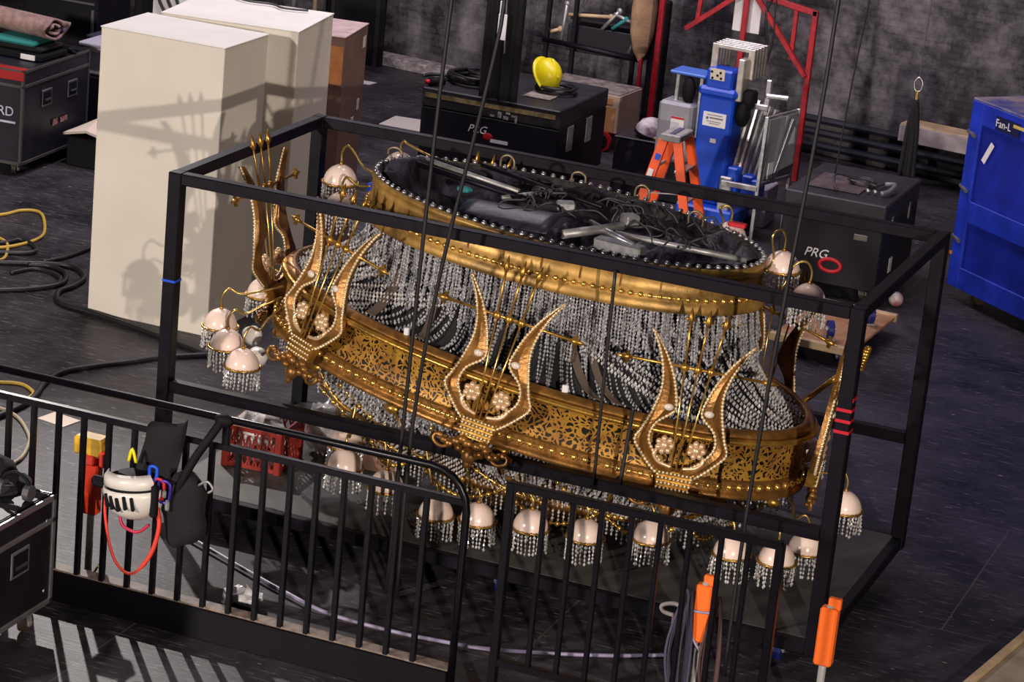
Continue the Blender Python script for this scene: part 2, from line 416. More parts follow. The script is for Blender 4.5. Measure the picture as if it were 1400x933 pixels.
# ================================================================== cage cart
DK = .24; CH = 2.416; W, D = 4.6, 2.127
cage = thing('cage_cart', 'long black steel frame cart on blue casters holding the gilded chandelier', 'cart', (W / 2, D / 2, 0))
CO = (W / 2, D / 2, 0)
def cb(mb, name, m): return mb.build(name, m, cage, off=CO)
b = MB(); b.box((W / 2, D / 2, DK - .02), (W - .06, D - .06, .04)); cb(b, 'deck', M_deckgrey)
for p0, p1 in (((0, 0), (W, 0)), ((0, D), (W, D)), ((0, 0), (0, D)), ((W, 0), (W, D))):
    b = MB(); b.bar((p0[0], p0[1], DK - .045), (p1[0], p1[1], DK - .045), .07, .085); cb(b, 'base_rail', M_steel)
for x, y in ((0, 0), (W, 0), (0, D), (W, D)):
    b = MB(); b.box((x, y, (CH + DK - .09) / 2), (.092, .092, CH - DK + .09), b=.006); p = cb(b, 'post', M_steel)
    if (x, y) == (W, 0):
        for z in (1.635, 1.705, 1.775):
            b = MB(); b.box((x, y, z), (.096, .096, .02)); b.build('red_tape_band', M_redtape, p, off=CO)
        b = MB(); b.box((x + .0475, y, 1.845), (.003, .094, .022)); b.build('red_tape_band', M_redtape, p, off=CO)
    if (x, y) == (0, 0):
        b = MB(); b.box((x, y, 1.68), (.096, .096, .016)); b.build('blue_tape_band', M_bluetape, p, off=CO)
for z, nm in ((CH - .04, 'top_beam'), (.95, 'lower_rail')):
    for p0, p1 in (((0, 0), (W, 0)), ((0, D), (W, D)), ((0, 0), (0, D)), ((W, 0), (W, D)))[:4 if nm == 'top_beam' else 2]:
        b = MB(); p0 = V((*p0, z)); p1 = V((*p1, z)); d = (p1 - p0).normalized() * .046
        b.bar(p0 + d, p1 - d, .08, .078); cb(b, nm, M_steel)
def caster(x, y, parent, off, zt, wheel_m, r=.07, w=.045, fork=M_greyalu, rz=0.):
    M = Matrix.Translation((x, y, 0)) @ Matrix.Rotation(rz, 4, 'Z')
    b = MB(); b.cyl((-w / 2, .02, r), (w / 2, .02, r), r, n=18, M=M); wh = b.build('caster_wheel', wheel_m, parent, off=off)
    b = MB(); b.box((0, 0, zt - .01), (.1, .1, .02), M)
    for s in (-1, 1): b.bar((s * (w / 2 + .008), .02, r - .01), (s * (w / 2 + .008), 0, zt - .01), .008, .045, M=M)
    b.cyl((-w / 2 - .015, .02, r), (w / 2 + .015, .02, r), .02, n=10, M=M)
    b.build('caster_fork', fork, wh, off=off)
for x in (.25, 2.45, 4.35):
    for y in (.14, D - .14): caster(x, y, cage, CO, DK - .055, M_bluewheel, rz=random.uniform(-.8, .8))

# ================================================================== chandelier
CHL = V((2.3, 1.0, DK))
ch = thing('chandelier', 'huge gilded oval chandelier with crystal strands, lyres and glass lamps in a black cage', 'chandelier', CHL)
def cc(mb, name, m, parent=None, smooth=False): return mb.build(name, m, parent or ch, smooth, off=CHL if (parent is None or parent is ch or parent.get('abs')) else (0, 0, 0))
def cpart(mb, name, m, smooth=False, parent=None):
    return mb.build(name, m, parent or ch, smooth, off=CHL)
class Ring:
    def __init__(s, c, kx, ky, a, b):
        s.c = V(c); s.a = a; s.b = b
        s.ex = V((1, 0, kx)).normalized(); s.ez = V((-kx, -ky, 1)).normalized(); s.ey = s.ez.cross(s.ex)
    def p(s, t, du=0., dz=0., f=1.):
        return s.c + s.ex * ((s.a * f + du) * cos(t)) + s.ey * ((s.b * f + du) * sin(t)) + s.ez * dz
    def n(s, t):
        return (s.ex * (cos(t) / s.a) + s.ey * (sin(t) / s.b)).normalized()
    def arc(s, n):   # n parameters evenly spaced along the rim
        ts = [2 * pi * i / 2000 for i in range(2001)]; acc = [0.]
        for i in range(2000): acc.append(acc[-1] + (s.p(ts[i + 1]) - s.p(ts[i])).length)
        out = []; j = 0
        for i in range(n):
            L = acc[-1] * i / n
            while acc[j + 1] < L: j += 1
            out.append(ts[j])
        return out
LO = Ring((2.29, 1.0, 1.496), -.126, .013, 1.886, .96)
UP = Ring((2.336, 1.03, 2.35), -.063, .015, 1.364, .725)
def hoop(R, prof, name, m, n=128, closed=False):
    b = MB(); k = len(prof); vs = []; fs = []
    for j in range(n):
        t = 2 * pi * j / n
        for du, dz in prof: vs.append(R.p(t, du, dz))
    for j in range(n):
        j2 = (j + 1) % n
        for i in range(k if closed else k - 1):
            i2 = (i + 1) % k
            fs.append((j * k + i, j * k + i2, j2 * k + i2, j2 * k + i))
    b.add(vs, fs); return cpart(b, name, m, True)
def beads(R, n, r, du, dz, name, m, seg=8):
    b = MB(); b.tube([R.p(2 * pi * i / 120, du, dz) for i in range(120)], r * .25, 5, closed=True)
    for t in R.arc(n):
        p = R.p(t, du, dz); b.ball(p, r, seg, 6)
    return cpart(b, name, m, True)
# lower oval band
hoop(LO, [(-.075, -.01), (-.06, .022), (-.03, .03), (-.008, .014), (.012, .0), (.014, -.012), (.0, -.018), (-.075, -.02)], 'rim_moulding', M_golddark, closed=True)
hoop(LO, [(.0, -.02), (.03, -.022), (.042, -.034), (.04, -.05), (.022, -.058), (.0, -.06)], 'rim_roll', M_gold)
hoop(LO, [(-.01, -.06), (-.02, -.085), (-.022, -.3), (-.012, -.315)], 'filigree_band', filigree_mat())
hoop(LO, [(-.012, -.315), (.012, -.325), (.014, -.385), (.03, -.395), (.045, -.41), (.042, -.43), (.01, -.445), (-.05, -.45)], 'lower_moulding', M_golddark)
beads(LO, 128, .0245, .022, -.352, 'bead_row', M_goldbright)
# upper oval band
hoop(UP, [(-.05, -.04), (-.035, .0), (-.008, .008), (.012, -.004), (.014, -.02), (.0, -.03), (.0, -.06), (.008, -.068), (.002, -.076), (.004, -.17), (.02, -.178), (.022, -.215), (.034, -.225), (.05, -.262), (.046, -.285), (.01, -.3), (-.04, -.3)], 'crown_band', mat('worn_antique_gilt', (.4, .23, .06), .45, .45, var=.5, scale=5, bump=.1))
beads(UP, 112, .02, .024, -.196, 'bead_row', M_goldbright)
b = MB(); b.ball((0, 0, .02), .02, 8, 6, (1, 1, .8)); b.tube([(0, 0, -.012), (0, 0, .02)], .006, 6)
for i, t in enumerate(UP.arc(98)):
    if i == 0: stud = b.build('rim_stud', M_silver, ch, True); o = stud
    else: o = stud.copy(); COL.objects.link(o); o.parent = ch
    o.location = UP.p(t, -.012, 0) - CHL
b = MB()
for t in UP.arc(26)[::1]:   # vertical joints of the crown band
    b.box((0, 0, -.12), (.012, .008, .1), frame_at(UP.p(t, .004, 0), UP.ez.cross(UP.n(t)), UP.ez))
cpart(b, 'band_joints', M_golddark)

hoop(UP, [(-.014, .008), (-.045, .01), (-.06, -.06), (-.085, -.24)], 'inner_mesh_cloth', mat('brown_black_mesh', (.02, .016, .016), .8, 0, var=.6, scale=30, bump=.4, bscale=60))
# dark shell added under the crystals so the gaps read as shade
def dome(t, s, sink=0.):
    a = UP.p(t, -.05, -.3); c = LO.p(t, -.07, -.02)
    fx = s ** 1.55; fz = 1 - (1 - s) ** 2.1
    return V((a.x + (c.x - a.x) * fx, a.y + (c.y - a.y) * fx, a.z + (c.z - a.z) * fz + .045 * sin(pi * s) * abs(cos(t)) ** 3 - .03 * sin(3 * t) * sin(pi * s) - sink))
b = MB(); n = 72
vs = []; fs = []
for j in range(n):
    for i in range(7): vs.append(dome(2 * pi * j / n, i / 6, .07))
for j in range(n):
    j2 = (j + 1) % n
    for i in range(6): fs.append((j * 7 + i, j * 7 + i + 1, j2 * 7 + i + 1, j2 * 7 + i))
b.add(vs, fs); cpart(b, 'gap_shade_shell', M_blackcloth, True)
# crystal strands
def strand(b, path, r=.0095, gap=.027):
    P = [V(p) for p in path]; carry = 0.
    for i in range(len(P) - 1):
        d = P[i + 1] - P[i]; L = d.length
        if L < 1e-6: continue
        x = carry
        while x < L:
            q = P[i] + d * (x / L); rr = r * random.uniform(.75, 1.2)
            b.octa(q, rr, rr * 1.35, random.uniform(0, 1.5)); x += gap
        carry = x - L
b = MB()
ts = UP.arc(330)
for k, t in enumerate(ts):       # short fringe hanging straight from the crown
    L = random.uniform(.24, .42); o = random.uniform(-.03, .03)
    p = UP.p(t, -.02 + o, -.3); n_ = UP.n(t)
    strand(b, [p, p + V((n_.x * .02, n_.y * .02, -L * .5)), p + V((n_.x * .05, n_.y * .05, -L))], .0115, .0225)
cpart(b, 'crown_fringe', M_crystal)['kind'] = 'stuff'
b = MB()
for k, t in enumerate(UP.arc(380)):   # long strands from crown to lower rim
    tw = random.uniform(-.05, .05); sg = random.uniform(.0, .12)
    # strands sweep toward the narrow ends of the oval
    c = cos(t); sw = -.32 * sin(2 * t) * abs(c)
    if random.random() < (.12 if abs(c) < .8 else .7): continue
    pts = []
    for i in range(9):
        s = i / 8; p = dome(t + (tw + sw) * s, s, -.01); p.z -= sg * sin(pi * s) * .6; pts.append(p)
    strand(b, pts, .0095, .026)
cpart(b, 'crystal_strands', M_crystal)['kind'] = 'stuff'
# strands swept out to the narrow ends of the oval
for sgn in (1, -1):
    b = MB()
    for k in range(34):
        f_ = k / 33 + random.uniform(-.01, .01)
        if k % 9 == 4: continue
        tu, tl = -88 + 178 * f_, -40 + 88 * f_
        if sgn < 0: tu, tl = 180 - tu, 180 - tl
        pts = []
        for i in range(17):
            s_ = .12 + .88 * i / 16; e = (i / 16) ** .75
            p = dome(radians(tu + (tl - tu) * e), s_, -.03 - .012 * sin(pi * i / 16)); pts.append(p)
        strand(b, pts, .0125, .027)
    cpart(b, 'swept_strands', M_fringe)['kind'] = 'stuff'
# cloth straps and white tags lying on the strands
for t, w in ((radians(231), .07), (radians(287), .055), (radians(292), .05), (radians(246), .05)):
    b = MB()
    def f(u, v, t=t, w=w):
        p = dome(t + .12 * (u - .2), .25 + .7 * u, -.05); q = dome(t + .12 * (u - .2) + .02, .25 + .7 * u, -.05)
        e = (q - p).normalized(); return p + e * (v - .5) * w
    b.grid(f, 12, 2, th=.008); cpart(b, 'tie_strap', mat('brown_webbing', (.075, .05, .036), .8))
for t in (radians(249), radians(285)):
    b = MB(); b.box(LO.p(t, -.05, .05), (.04, .02, .05), b=.004, rz=.4); cpart(b, 'white_tag', M_white)

# dark cloth and metalwork inside the crown
def topz(u, v):
    return .055 * sin(5 * u + 2 * v) * cos(4 * v - u) + .045 * sin(11 * u - 6 * v) + .02 * sin(23 * u + 9 * v)
b = MB(); nr, nt_ = 14, 96; vs = []; fs = []
for i in range(nr + 1):
    f_ = i / nr
    for j in range(nt_):
        t = 2 * pi * j / nt_; p = UP.p(t, -.05 * f_, 0, f_)
        dz = -.1 - .16 * (1 - f_ ** 3) + topz(p.x * 1.4, p.y * 2) * (1 - .4 * f_ ** 4) + (.09 * (f_ > .9))
        dz += .13 * math.exp(-((p.x - 1.15) ** 2 / .02 + (p.y - 1.25) ** 2 / .2)) + .12 * math.exp(-((p.x - 2.95) ** 2 / .3 + (p.y - 1.15) ** 2 / .05)) - .12 * math.exp(-((p.x - 2.35) ** 2 / .12 + (p.y - .75) ** 2 / .05))
        vs.append(UP.p(t, -.05 * f_, min(dz, .04 + .08 * (1 - f_)), f_))
for i in range(nr):
    for j in range(nt_):
        j2 = (j + 1) % nt_; fs.append((i * nt_ + j, (i + 1) * nt_ + j, (i + 1) * nt_ + j2, i * nt_ + j2))
b.add(vs, fs); cpart(b, 'crumpled_cloth', mat('black_shiny_cloth', (.009, .0075, .01), .5, 0, var=.4, scale=6, bump=.35, bscale=22), True)
b = MB()
b.grid(lambda u, v: UP.p(0, 0, .02) + V((-2.0 + .75 * u, -.42 + .5 * v - .25 * u, .02 + .06 * sin(pi * v) + .08 * u)), 8, 6, th=.01)
cpart(b, 'black_flap', mat('black_drape_satin', (.022, .02, .028), .4, 0, bump=.2, bscale=10), True)
def top(x, y, dz): return UP.c + UP.ex * (x - UP.c.x) + UP.ey * (y - UP.c.y) + UP.ez * dz
for p0, p1, r, m in (((1.12, 1.35), (1.95, 1.12), .02, M_greyalu), ((2.75, .82), (3.62, .92), .02, M_greyalu), ((2.55, .9), (2.95, .62), .024, M_alu),
                     ((1.9, .95), (2.15, 1.4), .014, M_greyalu), ((2.5, .52), (2.75, .95), .03, M_greyalu), ((1.5, 1.55), (2.5, 1.25), .014, M_steel), ((1.15, 1.2), (2.1, .98), .02, M_steel)):
    b = MB(); b.cyl(top(*p0, .02), top(*p1, .035), r, n=10); cpart(b, 'rigging_pipe', m, True)
b = MB(); b.box((0, 0, 0), (.34, .1, .08), Matrix.Translation(top(2.86, .62, .0)) @ Matrix.Rotation(-.15, 4, 'Z'), b=.01); cpart(b, 'winch_box', M_alu)
b = MB(); b.box((0, 0, 0), (.12, .08, .06), Matrix.Translation(top(2.33, 1.0, .06)) @ Matrix.Rotation(.5, 4, 'Z'), b=.01); cpart(b, 'clamp', M_greyalu); b = MB(); b.box((0, 0, 0), (.1, .1, .07), Matrix.Translation(top(2.78, 1.0, .08)) @ Matrix.Rotation(.9, 4, 'Z'), b=.01); cpart(b, 'clamp', M_greyalu)
b = MB(); b.ball(top(1.62, .98, .0), .045, 8, 6, (1.3, 1, .5)); cpart(b, 'teal_rag', M_teal)
b = MB()
for k in range(34):
    cx = random.uniform(2.0, 3.5); cy = random.uniform(.75, 1.45); pts = []
    if ((cx - 2.336) / 1.2) ** 2 + ((cy - 1.03) / .6) ** 2 > 1: continue
    a = random.uniform(0, 6); L = random.uniform(.15, .35)
    for i in range(5): pts.append(top(cx + cos(a) * L * (i / 4 - .5) + random.uniform(-.04, .04), cy + sin(a) * L * (i / 4 - .5) * .6 + random.uniform(-.03, .03), .02 + .06 * sin(pi * i / 4) + random.uniform(-.01, .03)))
    b.tube(spline(pts, 4), .007, 5)
cpart(b, 'loose_cables', mat('grey_flex', (.03, .027, .03), .45), True)
b = MB(); b.box(top(3.35, 1.55, .06), (.12, .05, .03), b=.005); cpart(b, 'red_hook', M_redlogo)
for x, y, s in ((1.66, 1.62, .65), (2.15, 1.72, .5), (2.62, 1.7, .7), (3.1, 1.42, .7), (.98, 1.25, .4)):  # shackles standing on the far rim
    b = MB(); q = top(x, y, .02); b.tube(spline([q + V((-.05, 0, 0)), q + V((-.045, 0, .1 * s)), q + V((0, 0, .14 * s)), q + V((.045, 0, .1 * s)), q + V((.05, 0, 0))], 4), .009, 6); cpart(b, 'lifting_shackle', mat('dull_brass', (.25, .2, .12), .4, .7), True)

# ---------------------------------------------------------------- lyres
def lyre_ribbon(b, sx):
    out = [(.075, .05), (.13, .085), (.2, .155), (.262, .238), (.235, .31), (.195, .44), (.175, .555), (.19, .67), (.232, .785), (.292, .89)]
    inn = [(.0, .105), (.05, .112), (.12, .16), (.185, .255), (.165, .355), (.078, .44), (.088, .535), (.13, .655), (.198, .775), (.288, .888)]
    O = spline([(x, 0, z) for x, z in out], 4); I = spline([(x, 0, z) for x, z in inn], 4)
    k = len(O); vs = []; fs = []
    for o, i in zip(O, I):
        m_ = (o + i) / 2
        for q, y in ((o, -.012), (m_, -.034), (i, -.012), (i, .014), (o, .014)): vs.append((q.x * sx, y, q.z))
    for j in range(k - 1):
        for q in range(5):
            f_ = (j * 5 + q, j * 5 + (q + 1) % 5, (j + 1) * 5 + (q + 1) % 5, (j + 1) * 5 + q)
            fs.append(f_ if sx < 0 else f_[::-1])
    b.add(vs, fs); return [V((p.x * sx, 0, p.z)) for p in O], [V((p.x * sx, 0, p.z)) for p in I]
def along(pts, gap):
    out = []; carry = 0.
    for a, c in zip(pts, pts[1:]):
        L = (c - a).length; x = carry
        while x < L: out.append(a + (c - a) * (x / L)); x += gap
        carry = x - L
    return out
LY = {}
b = MB(); edge = []
for sx in (-1, 1):
    O, I = lyre_ribbon(b, sx); edge += [O, I[6:]]
LY['frame'] = (b, 'lyre_frame', M_golddark, False)
for k, e in enumerate(edge):
    b = MB(); b.tube([(p.x, -.016, p.z) for p in e], .005, 5)
    for p in along(e, .0225): b.ball((p.x, -.018, p.z), .0105, 6, 5)
    LY['edge%d' % k] = (b, 'bead_edging', M_bead, True)
b = MB(); b.prism([(-.085, -.03), (.085, -.03), (.11, .09), (-.11, .09)], .05)
for i in range(4): b.tube([(-.088 - .006 * i, -.03, -.012 + .03 * i), (.088 + .006 * i, -.03, -.012 + .03 * i)], .01, 6)
LY['base'] = (b, 'string_block', M_gold, False)
b = MB()
for i in range(4):
    for q in range(9): b.ball((-.09 + .0225 * q, -.04, -.01 + .03 * i), .0088, 5, 4)
LY['basebeads'] = (b, 'block_beads', M_bead, True)
b = MB()
for sx in (-1, 1):
    for q in range(7):
        a = q / 6; b.ball((sx * (.03 + .2 * a), -.02 - .02 * sin(3 * a), -.065 - .02 * a + .02 * sin(9 * a)), .036 - .014 * a, 7, 5, (1.1, .8, .8))
    for q in range(5): b.ball((sx * (.03 + .035 * q), -.025 - .01 * (q % 2), -.115 + .012 * q), .028 - .003 * q, 7, 5, (1.2, .8, .9))
    b.tube(spline([(sx * .1, -.03, -.09), (sx * .17, -.045, -.125), (sx * .225, -.045, -.1), (sx * .22, -.04, -.065), (sx * .185, -.04, -.07)], 4), .011, 6)
b.ball((0, -.03, -.13), .045, 8, 6, (1, .7, 1.1)); b.ball((0, -.03, -.175), .022, 8, 6, (1, .8, 1.4))
LY['leaf'] = (b, 'acanthus_base', M_golddark, True)
for sx in (-1, 1):
    b = MB(); c = V((sx * .09, -.02, .235))
    b.ball(c, .03, 8, 6)
    for q in range(7):
        t = 2 * pi * q / 7; b.ball((c.x + .038 * cos(t), c.y, c.z + .038 * sin(t)), .02, 6, 5)
    b.tube(spline([c + V((sx * .035, .01, -.03)), c + V((sx * .05, 0, -.06)), c + V((sx * .02, 0, -.1)), c + V((-sx * .03, 0, -.115)), c + V((-sx * .06, .0, -.12))], 4), .011, 6)
    LY['ros%d' % sx] = (b, 'rosette', mat('blush_gilt_rosette', (.72, .5, .3), .3, .4), True)
for sx in (-1, 1):
    b = MB(); b.ball((sx * .115, -.03, .46), .03, 8, 6, (1, .5, .7))
    LY['cab%d' % sx] = (b, 'pearl_boss', mat('pearl_boss', (.7, .6, .5), .3), True)
b = MB()
for x0, x1 in ((-.028, -.075), (0, .0), (.028, .075)): b.tube([(x0, -.03, .09), (x1, -.02, .7)], .0055, 6)
LY['str'] = (b, 'strings', M_goldbright, True)
for i, (x0, x1) in enumerate(((-.075, -.1), (0, .0), (.075, .1))):
    b = MB(); p0 = V((x0, -.02, .7)); p1 = V((x1, -.02, 1.0)); d = (p1 - p0).normalized()
    b.tube([p0, p1], .007, 6); b.ball(p0, .026, 7, 5, (1, .7, 1)); b.tube([p1 - d * .05, p1 - d * .02, p1 + d * .05], [.008, .02, .002], 8)
    b.tube([p1 + V((-.03, 0, -.02)), p1 + V((.03, 0, -.02))], .008, 6)
    LY['arr%d' % i] = (b, 'arrow', M_gold, True)
b = MB(); b.tube([(-.4, -.012, .7), (.4, -.012, .7)], .009, 6)
for sx in (-1, 1):
    b.tube([(sx * .4, -.012, .665), (sx * .4, -.012, .735)], .012, 6); b.tube([(sx * .37, -.012, .7), (sx * .4, -.012, .7), (sx * .465, -.012, .7)], [.01, .022, .002], 7)
LY['bar'] = (b, 'crossbar', M_gold, True)
proto = {}
LYA = [(180, -.3, .07), (227, .2, .125), (271, .22, .13), (310, .15, .11), (5, 0, .075), (46, 0, .04), (80, 0, .05), (119, -.05, .05)]
for a, lean, outw in LYA:
    t = radians(a); n_ = LO.n(t); n_ = V((n_.x, n_.y, 0)).normalized()
    up = (LO.ez - n_ * lean).normalized(); x = up.cross(n_).normalized() * 1
    yv = up.cross(x)
    T = Matrix((x, yv, up)).transposed().to_4x4() @ Matrix.Diagonal((1.13, 1.13, 1.1, 1))
    T.translation = LO.p(t, outw, -.36) - CHL
    # leaning back with the band: y axis points into the chandelier
    root = None
    for k, (mb, nm, m, sm) in LY.items():
        if k not in proto:
            o = mb.build(nm, m, None, sm); proto[k] = o.data
        else:
            o = bpy.data.objects.new(nm, proto[k]); COL.objects.link(o)
        if root is None:
            o.name = 'lyre'; o.parent = ch; o.matrix_local = T; root = o
        else: o.parent = root

# ---------------------------------------------------------------- lamps
R_ = .116
b = MB(); prof = [(.0, 0), (.03, -.003)] + [(R_ * sin(pi / 2 * f), -.125 + .125 * cos(pi / 2 * f)) for f in (.35, .5, .65, .8, .92)] + [(R_, -.128), (R_ - .01, -.126), (.08, -.06), (0, -.02)]
b.lathe(prof, 28); me_shade = b.build('glass_shade', M_shade, None, True)
b = MB(); b.tube([(( R_ + .006 + .004 * (i % 2)) * cos(2 * pi * i / 48), (R_ + .006 + .004 * (i % 2)) * sin(2 * pi * i / 48), -.13 + .008 * (i % 2)) for i in range(48)], .0075, 6, closed=True)
b.cyl((0, 0, -.004), (0, 0, .022), .016, .01, 10); me_ring = b.build('shade_ring', M_gold, None, True)
me_fr = []
for v in range(3):
    rr = random.Random(v); b = MB()
    for i in range(26):
        t = 2 * pi * i / 26; z = -.14; x, y = (R_ + .002) * cos(t), (R_ + .002) * sin(t); L = rr.uniform(.12, .155); dx, dy = rr.uniform(-.012, .012), rr.uniform(-.012, .012)
        k = 5
        for q in range(k):
            f_ = (q + .5) / k; b.octa((x + dx * f_, y + dy * f_, z - L * f_), .0085 if q < k - 1 else .011, L / k * .5, i + q)
    me_fr.append(b.build('crystal_fringe', M_fringe, None))
LAMPS = []
def lamp(p, att, hook=.1, tilt=0., arm=True):
    p = V(p) - CHL; att = V(att) - CHL
    d = att - p; h = V((d.x, d.y, 0)); h = h.normalized() if h.length > 1e-4 else V((1, 0, 0))
    b = MB(); q = V((0, 0, .015))
    pts = [q, q + V((0, 0, hook * .55)), q + h * hook * .35 + V((0, 0, hook)), q + h * hook * .95 + V((0, 0, hook * .75)), d * .6 + V((0, 0, hook * .2)), d]
    b.tube(spline(pts, 5), .0085, 7)
    a = b.build('lamp_arm', M_brass, ch, True); a.location = p
    n = len(LAMPS)
    for k, src in enumerate((me_shade, me_ring, me_fr[n % 3])):
        o = src if n == 0 and k < 2 else (src if src.parent is None and src.name not in ('glass_shade', 'shade_ring') else None)
        if o is None:
            o = src.copy(); COL.objects.link(o)
        o.parent = a; o.rotation_euler = (0, tilt, n * .7)
    LAMPS.append(a)
def lop(deg, du=0, dz=-.42): return LO.p(radians(deg), du, dz)
# near-left cluster
lamp((.067, .62, 1.339), lop(192, 0, -.2), .13); lamp((.187, .5, 1.247), lop(196, 0, -.25), .12); lamp((.362, .4, 1.169), lop(200, 0, -.3), .13)
lamp((.105, 1.18, 1.434), lop(178, 0, -.2), .1)
# upper ends
lamp((.592, 1.25, 2.326), UP.p(radians(175), .02, -.1), .13); lamp((.704, 1.05, 2.19), UP.p(radians(183), .03, -.15), .1)
lamp((.866, 1.62, 2.393), UP.p(radians(140), 0, 0), .07)
lamp((3.78, 1.2, 2.336), UP.p(radians(3), .02, -.05), .13); lamp((3.993, 1.15, 2.168), UP.p(radians(-3), .05, -.2), .13)
lamp((3.532, .95, 2.006), UP.p(radians(-25), .03, -.28), .05)
lamp((3.287, 1.62, 2.349), UP.p(radians(50), 0, 0), .09)
# lower right
lamp((4.421, 1.12, .844), lop(5, .0, -.3), .12); lamp((4.247, .95, .572), lop(352, -.05), .1); lamp((4.056, 1.45, 1.041), lop(25, 0, -.1), .06)
# row under the lower band, front
for x, y, z, at_ in ((1.259, .2, .704, 232), (1.586, .16, .646, 240), (1.953, .16, .54, 250), (2.239, .18, .559, 260), (2.61, .18, .599, 272), (2.981, .2, .613, 284), (3.419, .2, .706, 300), (3.953, .2, .732, 322), (4.236, .25, .733, 335), (1.103, .55, .722, 222)):
    lamp((x, y, z), lop(at_, -.25, -.5), .08)
for x, y, z, at_ in ((1.3, 1.8, .7, 130), (2.3, 1.9, .6, 90), (3.3, 1.8, .55, 55)): lamp((x, y, z), lop(at_, -.2, -.5), .08)
# broken white globes on the left edge
for x, y, z, a in ((.3, .72, 1.2, .5), (.43, .55, 1.1, .9)):
    b = MB(); M = Matrix.Translation(V((x, y, z)) - CHL) @ Matrix.Rotation(a, 4, 'X') @ Matrix.Rotation(.7, 4, 'Y') @ Matrix.Scale(.62, 4)
    b.lathe([(.02, .02), (.05, -.0), (.09, -.05), (.1, -.1), (.12, -.14), (.11, -.14), (.08, -.06), (.02, 0)], 18, M); b.build('tulip_shade', mat('white_glass', (.85, .8, .76), .25), ch, True)

# ---------------------------------------------------------------- crystals and swags below the band
b = MB()
for t in LO.arc(300):
    p = LO.p(t, -.03, -.45); q = LO.p(t, 0, -.0, .72); q = V((q.x, q.y, p.z - random.uniform(.2, .36)))
    m_ = (p + q) / 2 + V((0, 0, -.05))
    strand(b, spline([p, m_, q], 4), .0105, .026)
for t in LO.arc(150):
    p = LO.p(t, -.02, -.45); strand(b, [p, p + V((0, 0, -random.uniform(.1, .22)))], .011, .026)
cpart(b, 'lower_crystal_bowl', M_crystal)['kind'] = 'stuff'
b = MB(); vs = []; fs = []; n = 64
BT = [(1.0, .0, -.46), (.86, -.0, -.62), (.66, 0, -.76), (.5, 0, -.86)]
for j in range(n):
    t = 2 * pi * j / n
    for f_, du, dz in BT: q = LO.p(t, -.1, 0, f_); vs.append(V((q.x, q.y, LO.p(t, 0, dz).z * .75 + .25 * (LO.c.z + dz) + .06)))
for j in range(n):
    j2 = (j + 1) % n
    for i in range(3): fs.append((j * 4 + i, j * 4 + i + 1, j2 * 4 + i + 1, j2 * 4 + i))
b.add(vs, fs); cpart(b, 'lower_gap_shade', M_blackcloth, True)  # second added shell, dark backing as shade between the lower strands
BR = Ring((2.35, .98, .62), -.06, 0, 1.25, .62)
hoop(BR, [(-.03, .02), (.03, .03), (.045, 0), (.03, -.03), (-.03, -.03)], 'bottom_hoop', M_golddark, 96)
b = MB()
for t in BR.arc(170):
    p = BR.p(t, .01, -.03); strand(b, [p, p + V((0, 0, -random.uniform(.1, .17)))], .0105, .026)
for t in BR.arc(200):
    q = BR.p(t, .05, .0); p = LO.p(t, -.12, -.46); strand(b, [p, p.lerp(q, .5) + V((0, 0, -.06)), q], .01, .03)
cpart(b, 'bottom_crystal_fringe', M_fringe)['kind'] = 'stuff'
for k in range(12):
    t0, t1 = 2 * pi * k / 12, 2 * pi * (k + 1) / 12; b = MB()
    for i in range(15):
        u = i / 14; p = BR.p(t0 + (t1 - t0) * u, .06, 0) + V((0, 0, .02 - .14 * sin(pi * u))); b.ball(p, .019, 7, 5); pp = p if i == 0 else pp; i and b.tube([pp, p], .006, 5); pp = p
    cpart(b, 'gold_swag', M_goldbright, True)
for k in range(6):
    t0, t1 = radians(210 + 25 * k), radians(232 + 25 * k); b = MB()
    p0 = LO.p(t0, -.02, -.5); p1 = BR.p(t1, .05, 0)
    for i in range(13): u = i / 12; b.ball(p0.lerp(p1, u) + V((0, 0, -.08 * sin(pi * u))), .02, 7, 5)
    b.tube([p0.lerp(p1, q / 12) + V((0, 0, -.08 * sin(pi * q / 12))) for q in range(13)], .006, 5)
    cpart(b, 'gold_swag', M_goldbright, True)
b = MB(); b.lathe([(0, .0), (.12, .0), (.2, .03), (.34, .1), (.5, .2), (.55, .3), (0, .3)], 32, Matrix.Translation((2.35, .98, DK)), sx=1.5, sy=.8); cpart(b, 'bottom_bowl', M_golddark, True)
for deg in (225, 250, 275, 300, 325, 200, 345):     # brackets between band and bottom hoop
    b = MB(); t = radians(deg); p = LO.p(t, -.02, -.45); q = BR.p(t, .02, 0)
    b.tube(spline([p, p.lerp(q, .35) + V((0, -.06, -.05)), p.lerp(q, .75) + V((0, .0, .0)), q], 5), .014, 7)
    b.ball(q + V((0, 0, .02)), .035, 8, 6); b.ball(p + V((0, 0, -.03)), .045, 8, 6, (1.4, .8, .8)); cpart(b, 'scroll_bracket', M_gold, True)
# gilded leaf ornament seen beyond the right-hand post
b = MB()
for q in range(8): b.ball((4.3 - .0 * q + .012 * q, 1.55 - .03 * q, 1.55 + .03 * q), .03 - .001 * q, 7, 5, (1.2, 1, .8))
b.tube(spline([LO.p(radians(25), 0, 0), (4.2, 1.6, 1.5), (4.3, 1.55, 1.55)], 4), .018, 7); cpart(b, 'leaf_ornament', M_gold, True)
